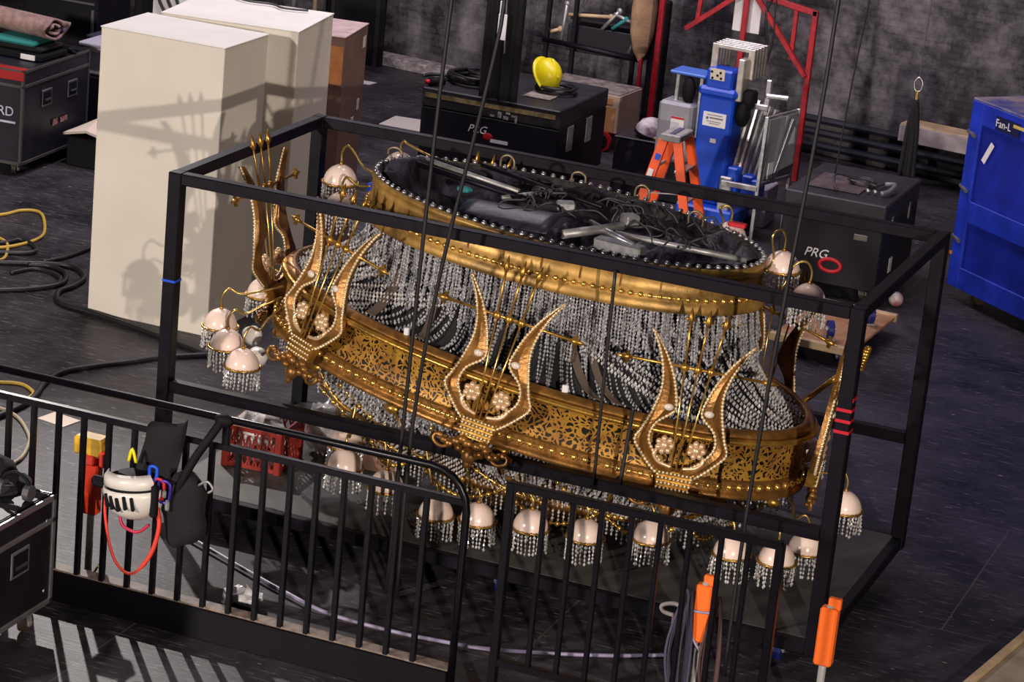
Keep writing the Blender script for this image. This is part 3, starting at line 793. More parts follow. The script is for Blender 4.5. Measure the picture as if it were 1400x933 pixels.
# ================================================================== railings in front
FY = -1.6
t = thing('guard_railing', 'long black railing with raised handrail and toe board, white helmet hanging on it', 'railing', (1.1, FY, 0))
O = (1.1, FY, 0)
b = MB(); path = [(-.9, FY, 1.43), (2.62, FY, 1.45)] ; P = [V((-.9, FY, 1.425)), V((2.6, FY, 1.45))] + [V((2.6 + .24 * sin(a), FY, 1.45 - .24 + .24 * cos(a))) for a in (.3, .6, .9, 1.2, pi / 2)] + [V((2.84, FY, .7)), V((2.84, FY, .01))]
b.tube(P, .024, 12); b.build('handrail', M_rail, t, True, off=O)
b = MB(); b.bar((-.9, FY, 1.26), (2.83, FY, 1.27), .042, .042); b.build('top_rail', M_rail, t, off=O)
b = MB(); b.box((1.0, FY, .1), (3.64, .05, .2), b=.004); b.build('toe_board', M_rail, t, off=O)
b = MB(); b.box((1.0, FY + .035, .208), (3.64, .1, .012), b=.002); b.build('lit_toe_top', mat('lit_toe_brown', (.2, .15, .12), .6, 0, var=.4, scale=14), t, off=O)  # light on the toe board's top face, painted as a brown strip
x = -.57
while x < 2.75:
    b = MB(); b.box((x, FY, .73), (.034, .034, 1.05), b=.004); b.build('baluster', M_rail, t, off=O); x += .1755
for x in (1.27, -.5):
    b = MB(); b.box((x, FY, 1.345), (.045, .03, .15), b=.004); b.build('handrail_bracket', M_rail, t, off=O)
t = thing('railing_gate', 'shorter black barred railing section next to the curved handrail end', 'railing', (3.9, FY, 0))
O = (3.9, FY, 0)
for p0, p1, nm in (((3.09, 1.44), (4.72, 1.45), 'top_rail'), ((3.09, .34), (4.72, .34), 'bottom_rail')):
    b = MB(); b.bar((p0[0], FY, p0[1]), (p1[0], FY, p1[1]), .046, .046); b.build(nm, M_rail, t, off=O)
for x in (3.1, 4.71):
    b = MB(); b.box((x, FY, .73), (.05, .05, 1.46), b=.005); b.build('post', M_rail, t, off=O)
for x in (3.31, 3.485, 3.66, 3.84, 4.01, 4.185, 4.37, 4.53):
    b = MB(); b.box((x, FY, .89), (.03, .03, 1.08), b=.004); b.build('baluster', M_rail, t, off=O)
b = MB(); b.box((3.9, FY, .012), (1.7, .3, .02)); 

# ------------------------------------------------------------------ stanchions
def stanchion(x, y, zt, label, sleeve_m, L, tilt=0., extra=None, pole=.023):
    t = thing('sleeved_stanchion', label, 'stanchion', (x, y, 0), 0, 'sleeved stanchions along the railings')
    b = MB(); b.cyl((0, 0, .0), (tilt, 0, zt - .04), pole, n=12); b.build('pole', mat('galvanised_tube', (.45, .44, .42), .5, .2, var=.2), t, True)
    b = MB(); b.cyl((0, 0, 0), (0, 0, .02), .09, n=20); b.build('foot', mat('dark_foot', (.02, .02, .02), .5), t)
    b = MB(); b.box((tilt * .8, 0, zt - L / 2 - .05), (.105, .08, L), b=.012); b.build('sleeve', sleeve_m, t)
    b = MB(); b.box((tilt * .8 + .02, .015, zt - .03), (.075, .04, .07), b=.006); b.build('sleeve_tab', sleeve_m, t)
    return t
t1 = stanchion(.16, -1.2, .84, 'red-orange sleeved stanchion with a yellow block on top behind the long railing', mat('red_orange_plastic', (.75, .05, .015), .4), .34)
b = MB(); b.box((-.03, .02, .9), (.2, .13, .12), b=.015); b.build('yellow_head', mat('worn_yellow_block', (.6, .36, .03), .5, 0, var=.3), t1)
b = MB(); b.box((.1, -.03, .84), (.07, .05, .1), b=.01); b.box((-.01, -.04, .82), (.09, .05, .06), b=.01); b.build('red_clip', M_strapred, t1)
b = MB(); b.bar((.03, -.02, .02), (.09, .04, .16), .012); b.build('yellow_tag', mat('ochre_tag', (.35, .24, .03), .6), t1)
t2 = stanchion(4.18, -1.12, .97, 'orange stanchion with a rope coil tied to it behind the barred gate', M_orangeneon, .36, .0)
t3 = stanchion(4.9, -1.0, .96, 'orange stanchion with nothing tied to it, standing beside the front cage corner', M_orangeneon, .36, .0)
t = thing('rope_coil', 'coiled grey and pink rope hanging on the orange stanchion by the gate', 'rope', (4.18, -1.12, 0))
for k, (r, m) in enumerate(((.008, mat('dim_lilac_rope', (.07, .055, .1), .7)), (.008, mat('pink_rope', (.08, .04, .04), .8)), (.008, MATS['dim_lilac_rope'] if 'dim_lilac_rope' in MATS else M_lav))):
    b = MB()
    for q in range(3):
        w = .035 + .012 * q + .01 * k; x0 = (-.06, .11, -.09)[k]; b.tube(spline([(x0 - w * .3, -.06, .82), (x0 - w, -.05 - .02 * q, .5), (x0 - w * .4, -.06, .1 + .05 * q), (x0 + w * .4, -.05, .12 + .04 * q), (x0 + w * .6, -.06, .5), (x0 + w * .1, -.06, .86)], 5, True), r, 6, closed=True)
    b.build('rope_loop', m, t, True)
b = MB(); b.tube(spline([(-.06, .05, .76), (-.062, -.05, .76), (.062, -.05, .77), (.062, .05, .76)], 3, True), .008, 5, closed=True); b.build('rope_tie', M_lav, t, True); b = MB(); b.tube(spline([(-.06, -.05, .64), (.0, -.05, .55), (.05, -.05, .5)], 3), .008, 5); b.build('rope_tie', M_lav, t, True)

# lavender hose on the floor and a mushroom shaped hook beside it
b = MB(); b.tube(spline([(.31, -.23, .03), (.69, -.42, .03), (1.26, -.7, .03), (1.71, -.88, .03), (2.17, -.9, .03), (2.45, -.87, .03), (2.73, -.82, .03), (3.06, -.68, .03), (3.43, -.48, .03), (3.76, -.25, .03)], 6), .013, 8)
tag(b.build('floor_hose', M_lav, None, True, off=(2.2, -.8, 0), loc=(2.2, -.8, 0)), 'lavender hose curving across the dark floor behind the railing', 'hose')
t = thing('cable_hook', 'pale curled cable end standing up from the hose behind the gate', 'cable', (3.76, -.25, 0))
b = MB(); b.tube([(0, 0, .03), (0, 0, .3)], .012, 8); b.build('stem', mat('dusky_pink_cord', (.22, .15, .15), .7), t, True)
b = MB(); b.tube(spline([(0, 0, .3), (-.07, 0, .31), (-.08, 0, .35), (0, .02, .37), (.07, 0, .34), (.1, 0, .29), (.12, 0, .27)], 5), .014, 7); b.build('curl', mat('pale_cord', (.45, .4, .38), .7), t, True)
b = MB(); b.ball((0, 0, .05), .11, 10, 8, (1.3, .9, .45)); 
for i, p in enumerate(b.v): b.v[i] = (p[0] + random.uniform(-.025, .025), p[1] + random.uniform(-.025, .025), max(.002, p[2] + random.uniform(-.02, .025)))
tag(b.build('plastic_scrap', M_plastic, None, loc=(1.16, -1.0, 0)), 'crumpled clear plastic scrap on the dark floor behind the long railing', 'plastic scrap')

# ------------------------------------------------------------------ helmet, bag and straps on the railing
HX, HY, HZ = .785, -1.8, .93
t = thing('climbing_helmet', 'white vented climbing helmet with red chin strap hung on the long railing', 'helmet', (HX, HY, HZ))
b = MB(); prof = [(.0, -.17), (.06, -.163), (.115, -.14), (.158, -.1), (.183, -.05), (.192, .0), (.188, .035), (.176, .035), (.18, 0), (.15, -.09), (0, -.14)]
b.lathe(prof, 32, Matrix.Rotation(-.12, 4, 'Y'), sx=1.03, sy=.8); b.build('shell', mat('scuffed_white_helmet', (.72, .66, .6), .35, 0, var=.08, scale=6), t, True)
b = MB(); b.lathe([(.172, .05), (.19, .055), (.186, .1), (.155, .14), (.15, .13), (.172, .095)], 20, Matrix.Rotation(-.1, 4, 'Y'), a0=radians(195), a1=radians(335), sx=1., sy=.8); b.build('brim_band', MATS['scuffed_white_helmet'], t, True)
b = MB(); b.lathe([(.0, .1), (.1, .12), (.165, .085), (.176, .03), (.15, .0), (0, 0)], 24, sx=1., sy=.8); b.build('dark_padding', M_black, t, True)
for i, a in enumerate((234, 248, 262, 276, 290)):
    A = radians(a); b = MB()
    M = frame_at((.187 * 1.03 * cos(A), .187 * .8 * sin(A) , -.042 + .0 * i + (.02 if i > 2 else .0)), (-sin(A) * 1.03, cos(A) * .8, 0.0), (-.12 * (1), 0, 1))
    b.box((0, 0, 0), (.02, .03, .085), M @ Matrix.Rotation(-.2, 4, 'Y'), b=.004); b.build('vent_slot', M_black, t)
b = MB(); b.box((.175, -.07, .0), (.04, .05, .2), b=.01); b.build('side_clip', M_black, t); b = MB(); b.box((-.23, -.02, .02), (.1, .06, .07), b=.02); b.build('side_clip', M_black, t)
b = MB(); b.tube(spline([(.16, -.02, -.03), (.2, -.04, -.16), (.16, -.05, -.35), (.05, -.05, -.5), (-.05, -.05, -.48), (-.12, -.05, -.36), (-.17, -.04, -.16), (-.18, -.02, -.05)], 6), [.014] * 16 + [.009] * 27, 6); b.build('chin_strap', M_strapred, t, True)
b = MB(); b.tube(spline([(-.08, -.02, -.15), (-.05, -.03, -.22), (.05, -.03, -.24), (.12, -.02, -.18)], 5), .01, 6); b.build('buckle_strap', mat('crimson_cord', (.5, .01, .05), .5), t, True)
t = thing('gear_bag', 'black cloth gear bag with straps slung over the long railing beside the helmet', 'bag', (1.08, -1.72, .7))
b = MB(); b.ball((0, 0, .16), .2, 16, 12, (.75, .5, 1.25))
b.v = [(p[0] + .02 * sin(p[2] * 25 + p[1] * 9), p[1], p[2] + .015 * sin(p[0] * 40)) for p in b.v]
b.build('pouch', M_blackcloth, t, True)
b = MB(); b.grid(lambda u, v: V((-.1 - .3 * u + .08 * v + .04 * sin(u * 7), .02 + .03 * sin(6 * u + 3 * v), .3 + .42 * v - .1 * u)), 10, 8, th=.02); b.build('hanging_flap', M_blackcloth, t, True)
b = MB(); b.tube(spline([(.17, .1, .74), (.13, .03, .64), (.06, -.02, .5), (.0, -.06, .34), (-.05, -.05, .2)], 6), .026, 8); b.ball((.18, .1, .735), .05, 10, 8, (1.3, .8, .8)); b.build('shoulder_strap', M_black, t, True)
b = MB(); b.tube(spline([(.12, -.06, .36), (.18, -.07, .4), (.22, -.07, .36), (.19, -.07, .33)], 4), .008, 6); b.build('hook', M_greyalu, t, True)
t = thing('carabiner_bunch', 'red and blue carabiners clipped beside the white helmet on the railing', 'carabiner', (.96, -1.83, 1.0))
for k, (x, z, m, s) in enumerate(((0, .0, M_redlogo, 1.), (.04, -.01, mat('violet_anodised', (.06, .03, .3), .35, .5), 1.1), (-.04, .09, M_bluetape, .7))):
    b = MB(); b.tube(spline([(x - .03 * s, 0, z - .05 * s), (x - .035 * s, 0, z + .04 * s), (x, 0, z + .06 * s), (x + .035 * s, 0, z + .04 * s), (x + .03 * s, 0, z - .05 * s), (x, 0, z - .065 * s)], 4, True), .011, 6, closed=True); b.build('carabiner', m, t, True)
b = MB(); b.tube(spline([(-.22, .02, .12), (-.2, .02, .2), (-.17, .02, .12)], 4), .01, 6); b.build('yellow_cord', M_yellow, t, True)
b = MB(); b.box((.07, -.01, -.09), (.03, .02, .07), b=.008); b.box((.05, -.015, -.02), (.025, .02, .05), b=.008); b.build('steel_gate', M_alu, t)

# ------------------------------------------------------------------ flight case lower left with gear on it
def road_case(name, label, loc, rz, d, zc, lidm, bodym, edgem, edge=.03):
    t = thing(name, label, 'case', loc, rz)
    w, dd, h = d
    b = MB(); b.box((0, 0, zc + (h - zc) / 2), (w - .02, dd - .02, h - zc), b=.005); b.build('body', bodym, t)
    b = MB()
    for sx in (-1, 1):
        for sy in (-1, 1): b.box((sx * (w / 2 - edge / 2), sy * (dd / 2 - edge / 2), zc + (h - zc) / 2), (edge, edge, h - zc - .002), b=.003)
    for z in (zc + edge / 2, h - edge / 2, h - .16):
        for sx in (-1, 1): b.box((sx * (w / 2 - edge / 2), 0, z), (edge, dd, edge), b=.003)
        for sy in (-1, 1): b.box((0, sy * (dd / 2 - edge / 2), z), (w, edge, edge), b=.003)
    b.build('edge_extrusion', edgem, t)
    for sx in (-1, 1):
        for sy in (-1, 1): caster(sx * (w / 2 - .12), sy * (dd / 2 - .12), t, (0, 0, 0), zc, mat('dark_caster', (.04, .03, .02), .5), r=min(.06, zc * .45))
    return t
def recess_handle(t, M):
    b = MB(); b.box((0, 0, 0), (.2, .01, .17), M, b=.004); p = b.build('handle_plate', mat('zinc_plate', (.28, .28, .3), .4, .7, var=.2), t)
    b = MB(); b.box((0, -.006, 0), (.16, .006, .13), M); b.build('handle_recess', M_black, p)
    b = MB(); b.tube([M @ V((-.06, -.014, -.02)), M @ V((.06, -.014, -.02))], .012, 8); b.build('handle_grip', mat('rubber_grip', (.03, .03, .035), .5), p)
TOX = lambda x, y, z: Matrix.Translation((x, y, z)) @ Matrix.Rotation(radians(90), 4, 'Z')
fc = road_case('flight_case', 'black flight case with bright aluminium edges standing before the long railing', (-.22, -2.62, 0), 0, (1.2, 1.22, .89), .19, None, M_blackply, mat('case_aluminium', (.36, .35, .36), .35, .8, var=.15), .035)
for y in (.22, -.22): recess_handle(fc, TOX(.597, y, .58))
b = MB(); b.box((0, 0, .892), (1.12, 1.14, .006)); b.build('lid_laminate', M_blackply, fc)
for y, z in ((.5, .3), (.5, .75), (-.5, .3), (0, .3)): 
    b = MB(); b.ball((.602, y, z), .014, 6, 4, (.4, 1, 1)); b.build('rivet', M_alu, fc, True)
t = thing('cap', 'black brimmed cap on the aluminium edged flight case', 'cap', (-.02, -2.1, .9))
b = MB(); b.lathe([(.16, 0), (.155, .06), (.13, .12), (.07, .16), (0, .17)], 20, sy=1.1); b.build('crown', M_blackcloth, t, True)
b = MB(); b.lathe([(.15, .0), (.24, -.0), (.24, .012), (.15, .02)], 20, a0=radians(-70), a1=radians(70)); b.build('brim', M_blackcloth, t, True)
t = thing('headset', 'dark headset with silver ear cups on the corner of the flight case', 'headset', (.22, -2.22, .895))
b = MB(); b.tube(spline([(-.09, 0, .03), (-.08, 0, .12), (0, .0, .16), (.08, 0, .12), (.09, 0, .03)], 5), .012, 7); b.build('headband', M_black, t, True)
for sx in (-1, 1):
    b = MB(); b.cyl((sx * .09 - .02, 0, .05), (sx * .09 + .02, 0, .05), .05, n=16); b.build('ear_cup', mat('silver_black', (.12, .12, .13), .3, .5), t)
t = thing('cable_tangle', 'tangle of dark wire with a blue clip on the flight case', 'cable', (-.1, -2.45, .895))
b = MB()
for k in range(5): b.tube(spline([(random.uniform(-.25, .3), random.uniform(-.25, .25), random.uniform(.01, .07)) for _ in range(6)], 5), .009, 6)
b.build('wire', M_cable, t, True)
b = MB(); b.box((.12, .18, .04), (.03, .12, .02), rz=.4, b=.005); b.build('blue_clip', M_bluetape, t)

# ------------------------------------------------------------------ milk crate with bagged parts on the deck
t = thing('milk_crate', 'red plastic milk crate of bagged parts on the cage cart deck', 'crate', (.37, .79, DK), radians(4))
b = MB(); w = .39; h = .3
for z in (.02, .15, .285):
    for s in (-1, 1):
        b.box((0, s * w / 2, z), (w, .02, .03 if z != .15 else .02), b=.003); b.box((s * w / 2, 0, z), (.02, w, .03 if z != .15 else .02), b=.003)
for s1 in (-1, 1):
    for s2 in (-1, 1): b.box((s1 * w / 2, s2 * w / 2, h / 2), (.045, .045, h), b=.004)
b.box((0, 0, .012), (w, w, .02)); b.build('crate_frame', M_redplastic, t)
b = MB()
for f_ in range(4):
    M = Matrix.Rotation(f_ * pi / 2, 4, 'Z')
    for i in range(-3, 4):
        for sg in (-1, 1): b.bar(V((i * .05 - .04 * sg, -w / 2, .03)), V((i * .05 + .04 * sg, -w / 2, .275)), .01, .012, M=M)
b.build('lattice_wall', M_redplastic, t)
def crumple(c, r, sc, seed, name, m, parent=None, off=(0, 0, 0), loc=None, am=.22):
    rr = random.Random(seed); b = MB(); b.ball((0, 0, 0), r, 14, 10, sc)
    b.v = [(c[0] + p[0] * (1 + rr.uniform(-am, am)), c[1] + p[1] * (1 + rr.uniform(-am, am)), c[2] + p[2] * (1 + rr.uniform(-am, am))) for p in b.v]
    return b.build(name, m, parent, False, off, loc)
tag(crumple((0, 0, .125), .125, (1.35, 1.3, 1.1), 3, 'plastic_bag', M_plastic, loc=(.35, .76, .37)), 'clear plastic bag filling the red milk crate', 'plastic bag')
tag(crumple((0, 0, .19), .19, (.95, .8, 1.), 5, 'plastic_bag', M_plastic, loc=(.66, 1.22, DK)), 'larger clear plastic bag standing on the deck behind the red milk crate', 'plastic bag')
t = thing('support_box', 'brown wooden box on the deck behind the red milk crate', 'box', (1.08, 1.25, DK))
b = MB(); b.box((0, 0, .15), (.42, .36, .3), b=.006); b.build('body', mat('ply_brown', (.22, .11, .07), .6, var=.2), t)
b = MB(); b.box((0, -.185, .24), (.44, .02, .06), b=.004); b.build('batten', M_wood, t)

# ------------------------------------------------------------------ ropes hanging in front of the cage
def rope(label, pts, r=.013, m=M_cable, name='hanging_rope'):
    b = MB(); b.tube(spline(pts, 4), r, 7); p = pts[-1]
    return tag(b.build(name, m, None, True, off=p, loc=p), label, 'rope', 'hanging ropes and tethers')
rope('straight black rope hanging before the chandelier beside a slanting one', [(2.15, -.3, 9.0), (1.95, -.3, 4.3), (1.9, -.3, 3.0), (1.86, -.3, 1.2), (1.85, -.32, .005)])
rope('slanting black rope hanging close beside the straight one before the chandelier', [(2.6, -.3, 9.0), (2.3, -.3, 4.4), (2.24, -.3, 3.6), (2.02, -.3, 2.2), (1.92, -.3, 1.1), (1.94, -.35, .005)])
rope('black rope hanging before the lyre next to the red taped post', [(4.45, -.3, 9.0), (4.31, -.3, 4.6), (4.28, -.3, 3.6), (4.21, -.3, 2.4), (4.15, -.3, 1.1), (4.14, -.3, .005)])
rope('short black tether tied between the top and lower front beams of the cage', [(3.07, -.055, 2.36), (3.075, -.06, 1.7), (3.08, -.055, .95)], .011)
rope('very short black tether hanging across the pierced gold band', [(3.27, -.01, 1.5), (3.26, -.01, 1.35), (3.25, -.045, .99)], .013)
# ================================================================== upstage gear
# trunk with gold stripe
def trunk(label, loc, rz, d, zc=.12):
    t = thing('road_trunk', label, 'trunk', loc, rz)
    w, dd, h = d
    b = MB(); b.box((0, 0, zc + (h - zc) / 2 - .1), (w, dd, h - zc - .2), b=.012); b.build('body', M_blackply, t)
    b = MB(); b.box((0, 0, h - .1), (w + .006, dd + .006, .195), b=.012); b.build('lid', mat('trunk_lid', (.02, .018, .023), .5, 0, var=.4, scale=4), t)
    for sx in (-1, 1):
        for sy in (-1, 1): caster(sx * (w / 2 - .15), sy * (dd / 2 - .15), t, (0, 0, 0), zc, mat('dark_caster', (.04, .03, .02), .5), r=.055)
    return t
a = trunk('wide black trunk with a gold stripe under the yellow hard hat', (-1.67, 10.47, 0), 0, (1.5, 1.42, .95))
b = MB(); b.box((0, -.719, .875), (1.42, .006, .045)); b.build('gold_stripe', mat('gold_dash_stripe', (.26, .19, .09), .5, 0, col2=(.1, .07, .03), scale=16), a)
text('PRG', .11, M_white, a, face_neg_y(-.12, -.717, .61, -.0), 'logo_letters', .3)
b = MB(); b.ball((.0, -.712, .555), .055, 12, 8, (1, .12, .7)); b.build('logo_ring', M_redlogo, a, True)
b = MB(); b.box((.13, -.713, .52), (.19, .004, .035)); b.build('logo_bar', M_white, a)
b = MB()
for i, (x, z, w_, h_) in enumerate(((-.02, .55, .05, .09), (.05, .53, .07, .05), (.07, .58, .06, .03), (.14, .56, .08, .03), (.16, .52, .03, .08), (-.1, .53, .06, .03))): b.box((x + .13, -.713, z + .25), (w_ * .8, .004, h_ * .7))
b.build('faded_stencil', mat('faded_white_paint', (.3, .29, .3), .6, var=.4, scale=30), a)
b = MB(); b.box((.35, -.2, .957), (.3, .3, .004)); b.build('lid_sticker', mat('worn_sticker', (.2, .17, .1), .5, 0, col2=(.4, .36, .34), scale=9), a)
for y in (-.35, .2):
    b = MB(); b.box((.752, y, .6), (.012, .16, .26), b=.004); b.build('side_latch', M_greyalu, a)
b = MB(); b.box((.5, -.718, .4), (.2, .01, .1), b=.004); b.build('caster_plate', mat('dull_plate', (.16, .16, .18), .5, .4), a)
c2 = trunk('black trunk with a red ring logo on its front and thin cables on its lid', (2.33, 9.0, 0), 0, (.96, 1.3, .95))
text('PRG', .12, M_white, c2, face_neg_y(-.12, -.656, .4, 0), 'logo_letters', .3)
b = MB(); b.tube([(.03 + .1 * cos(2 * pi * i / 28), -.655, .31 + .058 * sin(2 * pi * i / 28)) for i in range(28)], .02, 6, closed=True); b.build('logo_ring', M_redlogo, c2, True)
b = MB(); b.box((.28, -.655, .62), (.13, .01, .055), b=.004); b.build('name_plate', mat('tarnished_plate', (.2, .18, .16), .4, .6), c2)
for y in (-.35, .3):
    b = MB(); b.box((.483, y, .72), (.012, .04, .16), b=.004); b.build('side_latch', M_greyalu, c2)
b = MB(); b.box((-.1, -.1, .957), (.5, .6, .004)); b.build('lid_smudges', mat('smudged_lid', (.05, .045, .05), .6, 0, col2=(.13, .09, .09), scale=6), c2)
b = MB(); b.box((.484, -.2, .3), (.006, .1, .14)); b.build('side_sticker', mat('pale_label', (.6, .57, .5), .6), c2)
def coil(b, c, r, n, rt, z0, jitter=.03, dz=.02):
    pts = []
    for i in range(n * 12):
        a = 2 * pi * i / 12; q = r * (1 + random.uniform(-jitter, jitter)); pts.append((c[0] + q * cos(a), c[1] + q * sin(a) * .9, z0 + rt + dz * (i / 12) * .5))
    b.tube(pts, rt, 6)
b = MB(); coil(b, (0, 0), .3, 5, .02, 0, .12, .03); coil(b, (.08, .05), .18, 4, .018, .04, .12, .03); b.tube(spline([(-.3, 0, .02), (-.45, -.1, .03), (-.52, -.2, .02)], 4), .02, 6)
o = tag(b.build('cable_coil', M_cable, None, True, loc=(-2.06, 10.32, .955)), 'heap of thick black cables on the gold-striped trunk beside the black drape', 'cable')
t = thing('cable_plug', 'black power connector with a red tip at the edge of the gold-striped trunk lid', 'connector', (-2.32, 9.86, .955))
b = MB(); b.cyl((.05, .08, .045), (-.06, -.04, .04), .045, n=12); b.build('body', M_black, t, True)
b = MB(); b.cyl((-.06, -.04, .04), (-.085, -.07, .04), .025, n=10); b.build('red_tip', M_redlogo, t, True)
b = MB(); coil(b, (0, 0), .2, 4, .018, 0, .1, .03)
tag(b.build('cable_coil', M_cable, None, True, loc=(-1.25, 10.5, .955)), 'flat coil of black cable under the yellow hard hat', 'cable')
t = thing('hard_hat', 'yellow hard hat standing on edge on the gold-striped trunk', 'hard hat', (-1.34, 10.45, 1.04))
M = Matrix.Translation((0, 0, .11)) @ Matrix.Rotation(radians(62), 4, 'Z') @ Matrix.Rotation(radians(55), 4, 'X') @ Matrix.Scale(.86, 4)
b = MB(); b.lathe([(.165, -.04), (.16, .02), (.14, .09), (.09, .145), (0, .165), (0, .15), (.08, .13), (.13, .08), (.15, 0), (.155, -.04)], 24, M, sy=1.2); b.build('shell', M_yellow, t, True)
b = MB(); b.lathe([(.155, -.045), (.19, -.05), (.19, -.035), (.155, -.03)], 24, M, sy=1.25); b.build('brim', M_yellow, t, True)
b = MB(); b.box((0, 0, .15), (.04, .26, .04), M, b=.015); b.build('crown_ridge', M_yellow, t, True)
b = MB(); b.tube(spline([(0, -.5, .02), (-.05, -.45, .06), (-.1, -.2, .1), (.1, 0, .03), (.25, -.1, .03), (.3, .1, .02)], 5), .012, 6); coil(b, (.1, .0), .12, 3, .012, 0, .15)
tag(b.build('cable_coil', mat('dark_grey_cable', (.04, .035, .04), .5), None, True, loc=(2.3, 9.0, .96)), 'thin cables with bright connectors on top of the red ring logo trunk', 'cable')
t = thing('cable_connector', 'pair of bright metal cable connectors on the red ring logo trunk', 'connector', (2.52, 8.72, .96))
for x in (0, .07):
    b = MB(); b.cyl((x, 0, .02), (x + .03, -.04, .02), .018, n=8); b.build('plug', M_alu, t, True)
b = MB(); b.tube(spline([(.1, .3, .03), (.2, .25, .05), (.2, .05, .03), (.15, -.05, .02)], 5), .022, 7); b.build('silver_braid', mat('silver_braid', (.25, .24, .25), .5, .5), t, True)

# black drape hanging over the trunk with a white tag
b = MB(); b.grid(lambda u, v: V((-.2 + .4 * u, .03 * sin(u * 19) + .02 * sin(u * 7), -.01 + 7.5 * v)), 24, 6); 
o = b.build('hanging_drape', M_blackcloth, None, True, loc=(-1.58, 9.72, .97)); sm = o.modifiers.new('thickness', 'SOLIDIFY'); sm.thickness = .02
tag(o, 'narrow black drape hanging in front of the gold-striped trunk', 'drape')
t = thing('hanging_line', 'thin pale line with a white tag hanging in front of the black drape', 'rope', (-1.52, 9.62, .5))
b = MB(); b.tube([(0, 0, .96), (-.09, 0, 2.9), (-.3, 0, 8)], .009, 6); b.build('line', mat('pale_line', (.3, .28, .28), .6), t, True)
b = MB(); b.box((-.045, -.012, 1.22), (.09, .012, .26), rz=.1, b=.004); b.box((-.06, -.012, 1.4), (.05, .012, .16), b=.004); b.build('tag', M_white, t)

# ------------------------------------------------------------------ tool cart with wooden box on casters
t = thing('tool_cart', 'black tubular cart frame with tools on its shelves behind the trunks', 'cart', (-1.75, 13.2, 0))
for x in (-.62, -.3, .42):
    b = MB(); b.box((x, -.1, 1.25), (.05, .05, 2.4), b=.005); b.build('upright', M_steel, t)
for z in (.95, 1.75):
    b = MB(); b.tube([(-.65, -.14, z), (.45, -.14, z - .05)], .03, 8); b.build('crossbar', M_steel, t, True)
b = MB(); b.box((.05, .15, 1.22), (.85, .4, .03)); b.build('shelf', M_blackply, t)
b = MB(); b.box((.05, .2, 1.0), (.9, .5, .3), b=.01); b.build('shelf_bin', M_blackply, t)
for k, (x, z, m, L, a) in enumerate(((-.15, 1.28, M_palewood, .5, .1), (.1, 1.27, M_greyalu, .3, .9), (.2, 1.24, M_teal, .2, .7), (.25, 1.31, M_greyalu, .25, -.3), (-.2, 1.5, M_alu, .3, 1.2), (-.45, 1.15, M_greyalu, .45, 1.5), (.4, 1.05, M_greyalu, .25, 1.1), (-.55, 1.05, M_palewood, .14, .4))):
    b = MB(); M = Matrix.Translation((x, -.05, z)) @ Matrix.Rotation(-a, 4, 'Y'); b.cyl((-L / 2, 0, 0), (L / 2, 0, 0), .02, n=8, M=M); b.ball((L / 2, 0, 0), .035, 8, 5, (1, .7, 1), M)
    o = b.build('hand_tool', m, None, True, loc=t.location); tag(o, group='tools on the cart shelves', label=['wooden handled tool on the shelf of the black tool cart', 'grey wrench on the shelf of the black tool cart', 'teal handled tool on the shelf of the black tool cart', 'shortest grey tool on the tool cart shelf beside the teal one', 'bright upright tool high on the tool cart', 'long grey rod standing on the tool cart beside its outer upright', 'grey tool hooked on the tool cart upright nearest the canvas sack', 'pale wooden grip standing low on the tool cart frame'][k], cat='tool')
t = thing('caster_box', 'wooden box with tan tape on a red wheeled dolly beyond the yellow hard hat', 'box', (-1.6, 12.6, 0), radians(-4))
b = MB(); b.box((0, 0, .42), (.95, .62, .42), b=.008); b.build('box_body', mat('pale_box_board', (.46, .33, .24), .7, 0, var=.1, scale=5), t)
b = MB()
for x, w_, z, h_ in ((-.28, .26, .56, .1), (0, .12, .42, .4), (.02, .3, .5, .06), (.25, .12, .42, .4), (.38, .12, .36, .28), (.2, .4, .56, .07), (-.4, .1, .35, .28)): b.box((x, -.313, z), (w_, .006, h_))
b.build('tan_tape', mat('tan_tape', (.45, .22, .08), .5), t)
b = MB(); b.box((0, 0, .634), (.93, .6, .01)); b.build('box_lid', mat('sketchy_lid', (.34, .29, .25), .7, 0, col2=(.1, .08, .08), scale=12), t)
b = MB(); b.box((0, 0, .19), (.9, .55, .04), b=.004); b.build('dolly_plate', M_red, t)
for x in (.32, -.3):
    b = MB(); b.cyl((x, -.36, .115), (x, -.31, .115), .115, n=24); p = b.build('red_wheel', M_red, t)
    b = MB(); b.cyl((x, -.365, .115), (x, -.31, .115), .085, n=20); b.build('tyre_hub', M_black, p)
    b = MB(); b.bar((x - .02, -.375, .08), (x + .03, -.375, .18), .05, .012); b.build('fork', M_alu, p)
for x in (.35, -.35):
    b = MB(); b.cyl((x, .2, .085), (x + .04, .2, .085), .085, n=16); b.build('rear_wheel', M_black, t)
t = thing('canvas_bag', 'tan canvas sack hanging between the tool cart and the red frame', 'bag', (-1.22, 13.0, .9))
b = MB(); b.lathe([(.02, .0), (.09, .12), (.14, .32), (.15, .6), (.1, 1.0), (.12, 1.3)], 16, sy=.7); b.build('sack', M_tan, t, True)
b = MB(); b.box((.17, .1, -.1), (.2, .12, 1.6), b=.02); b.build('dark_post', M_black, t)
b = MB(); b.bar((.02, 0, -.88), (.02, 0, .1), .04); b.build('red_upright', M_red, t)

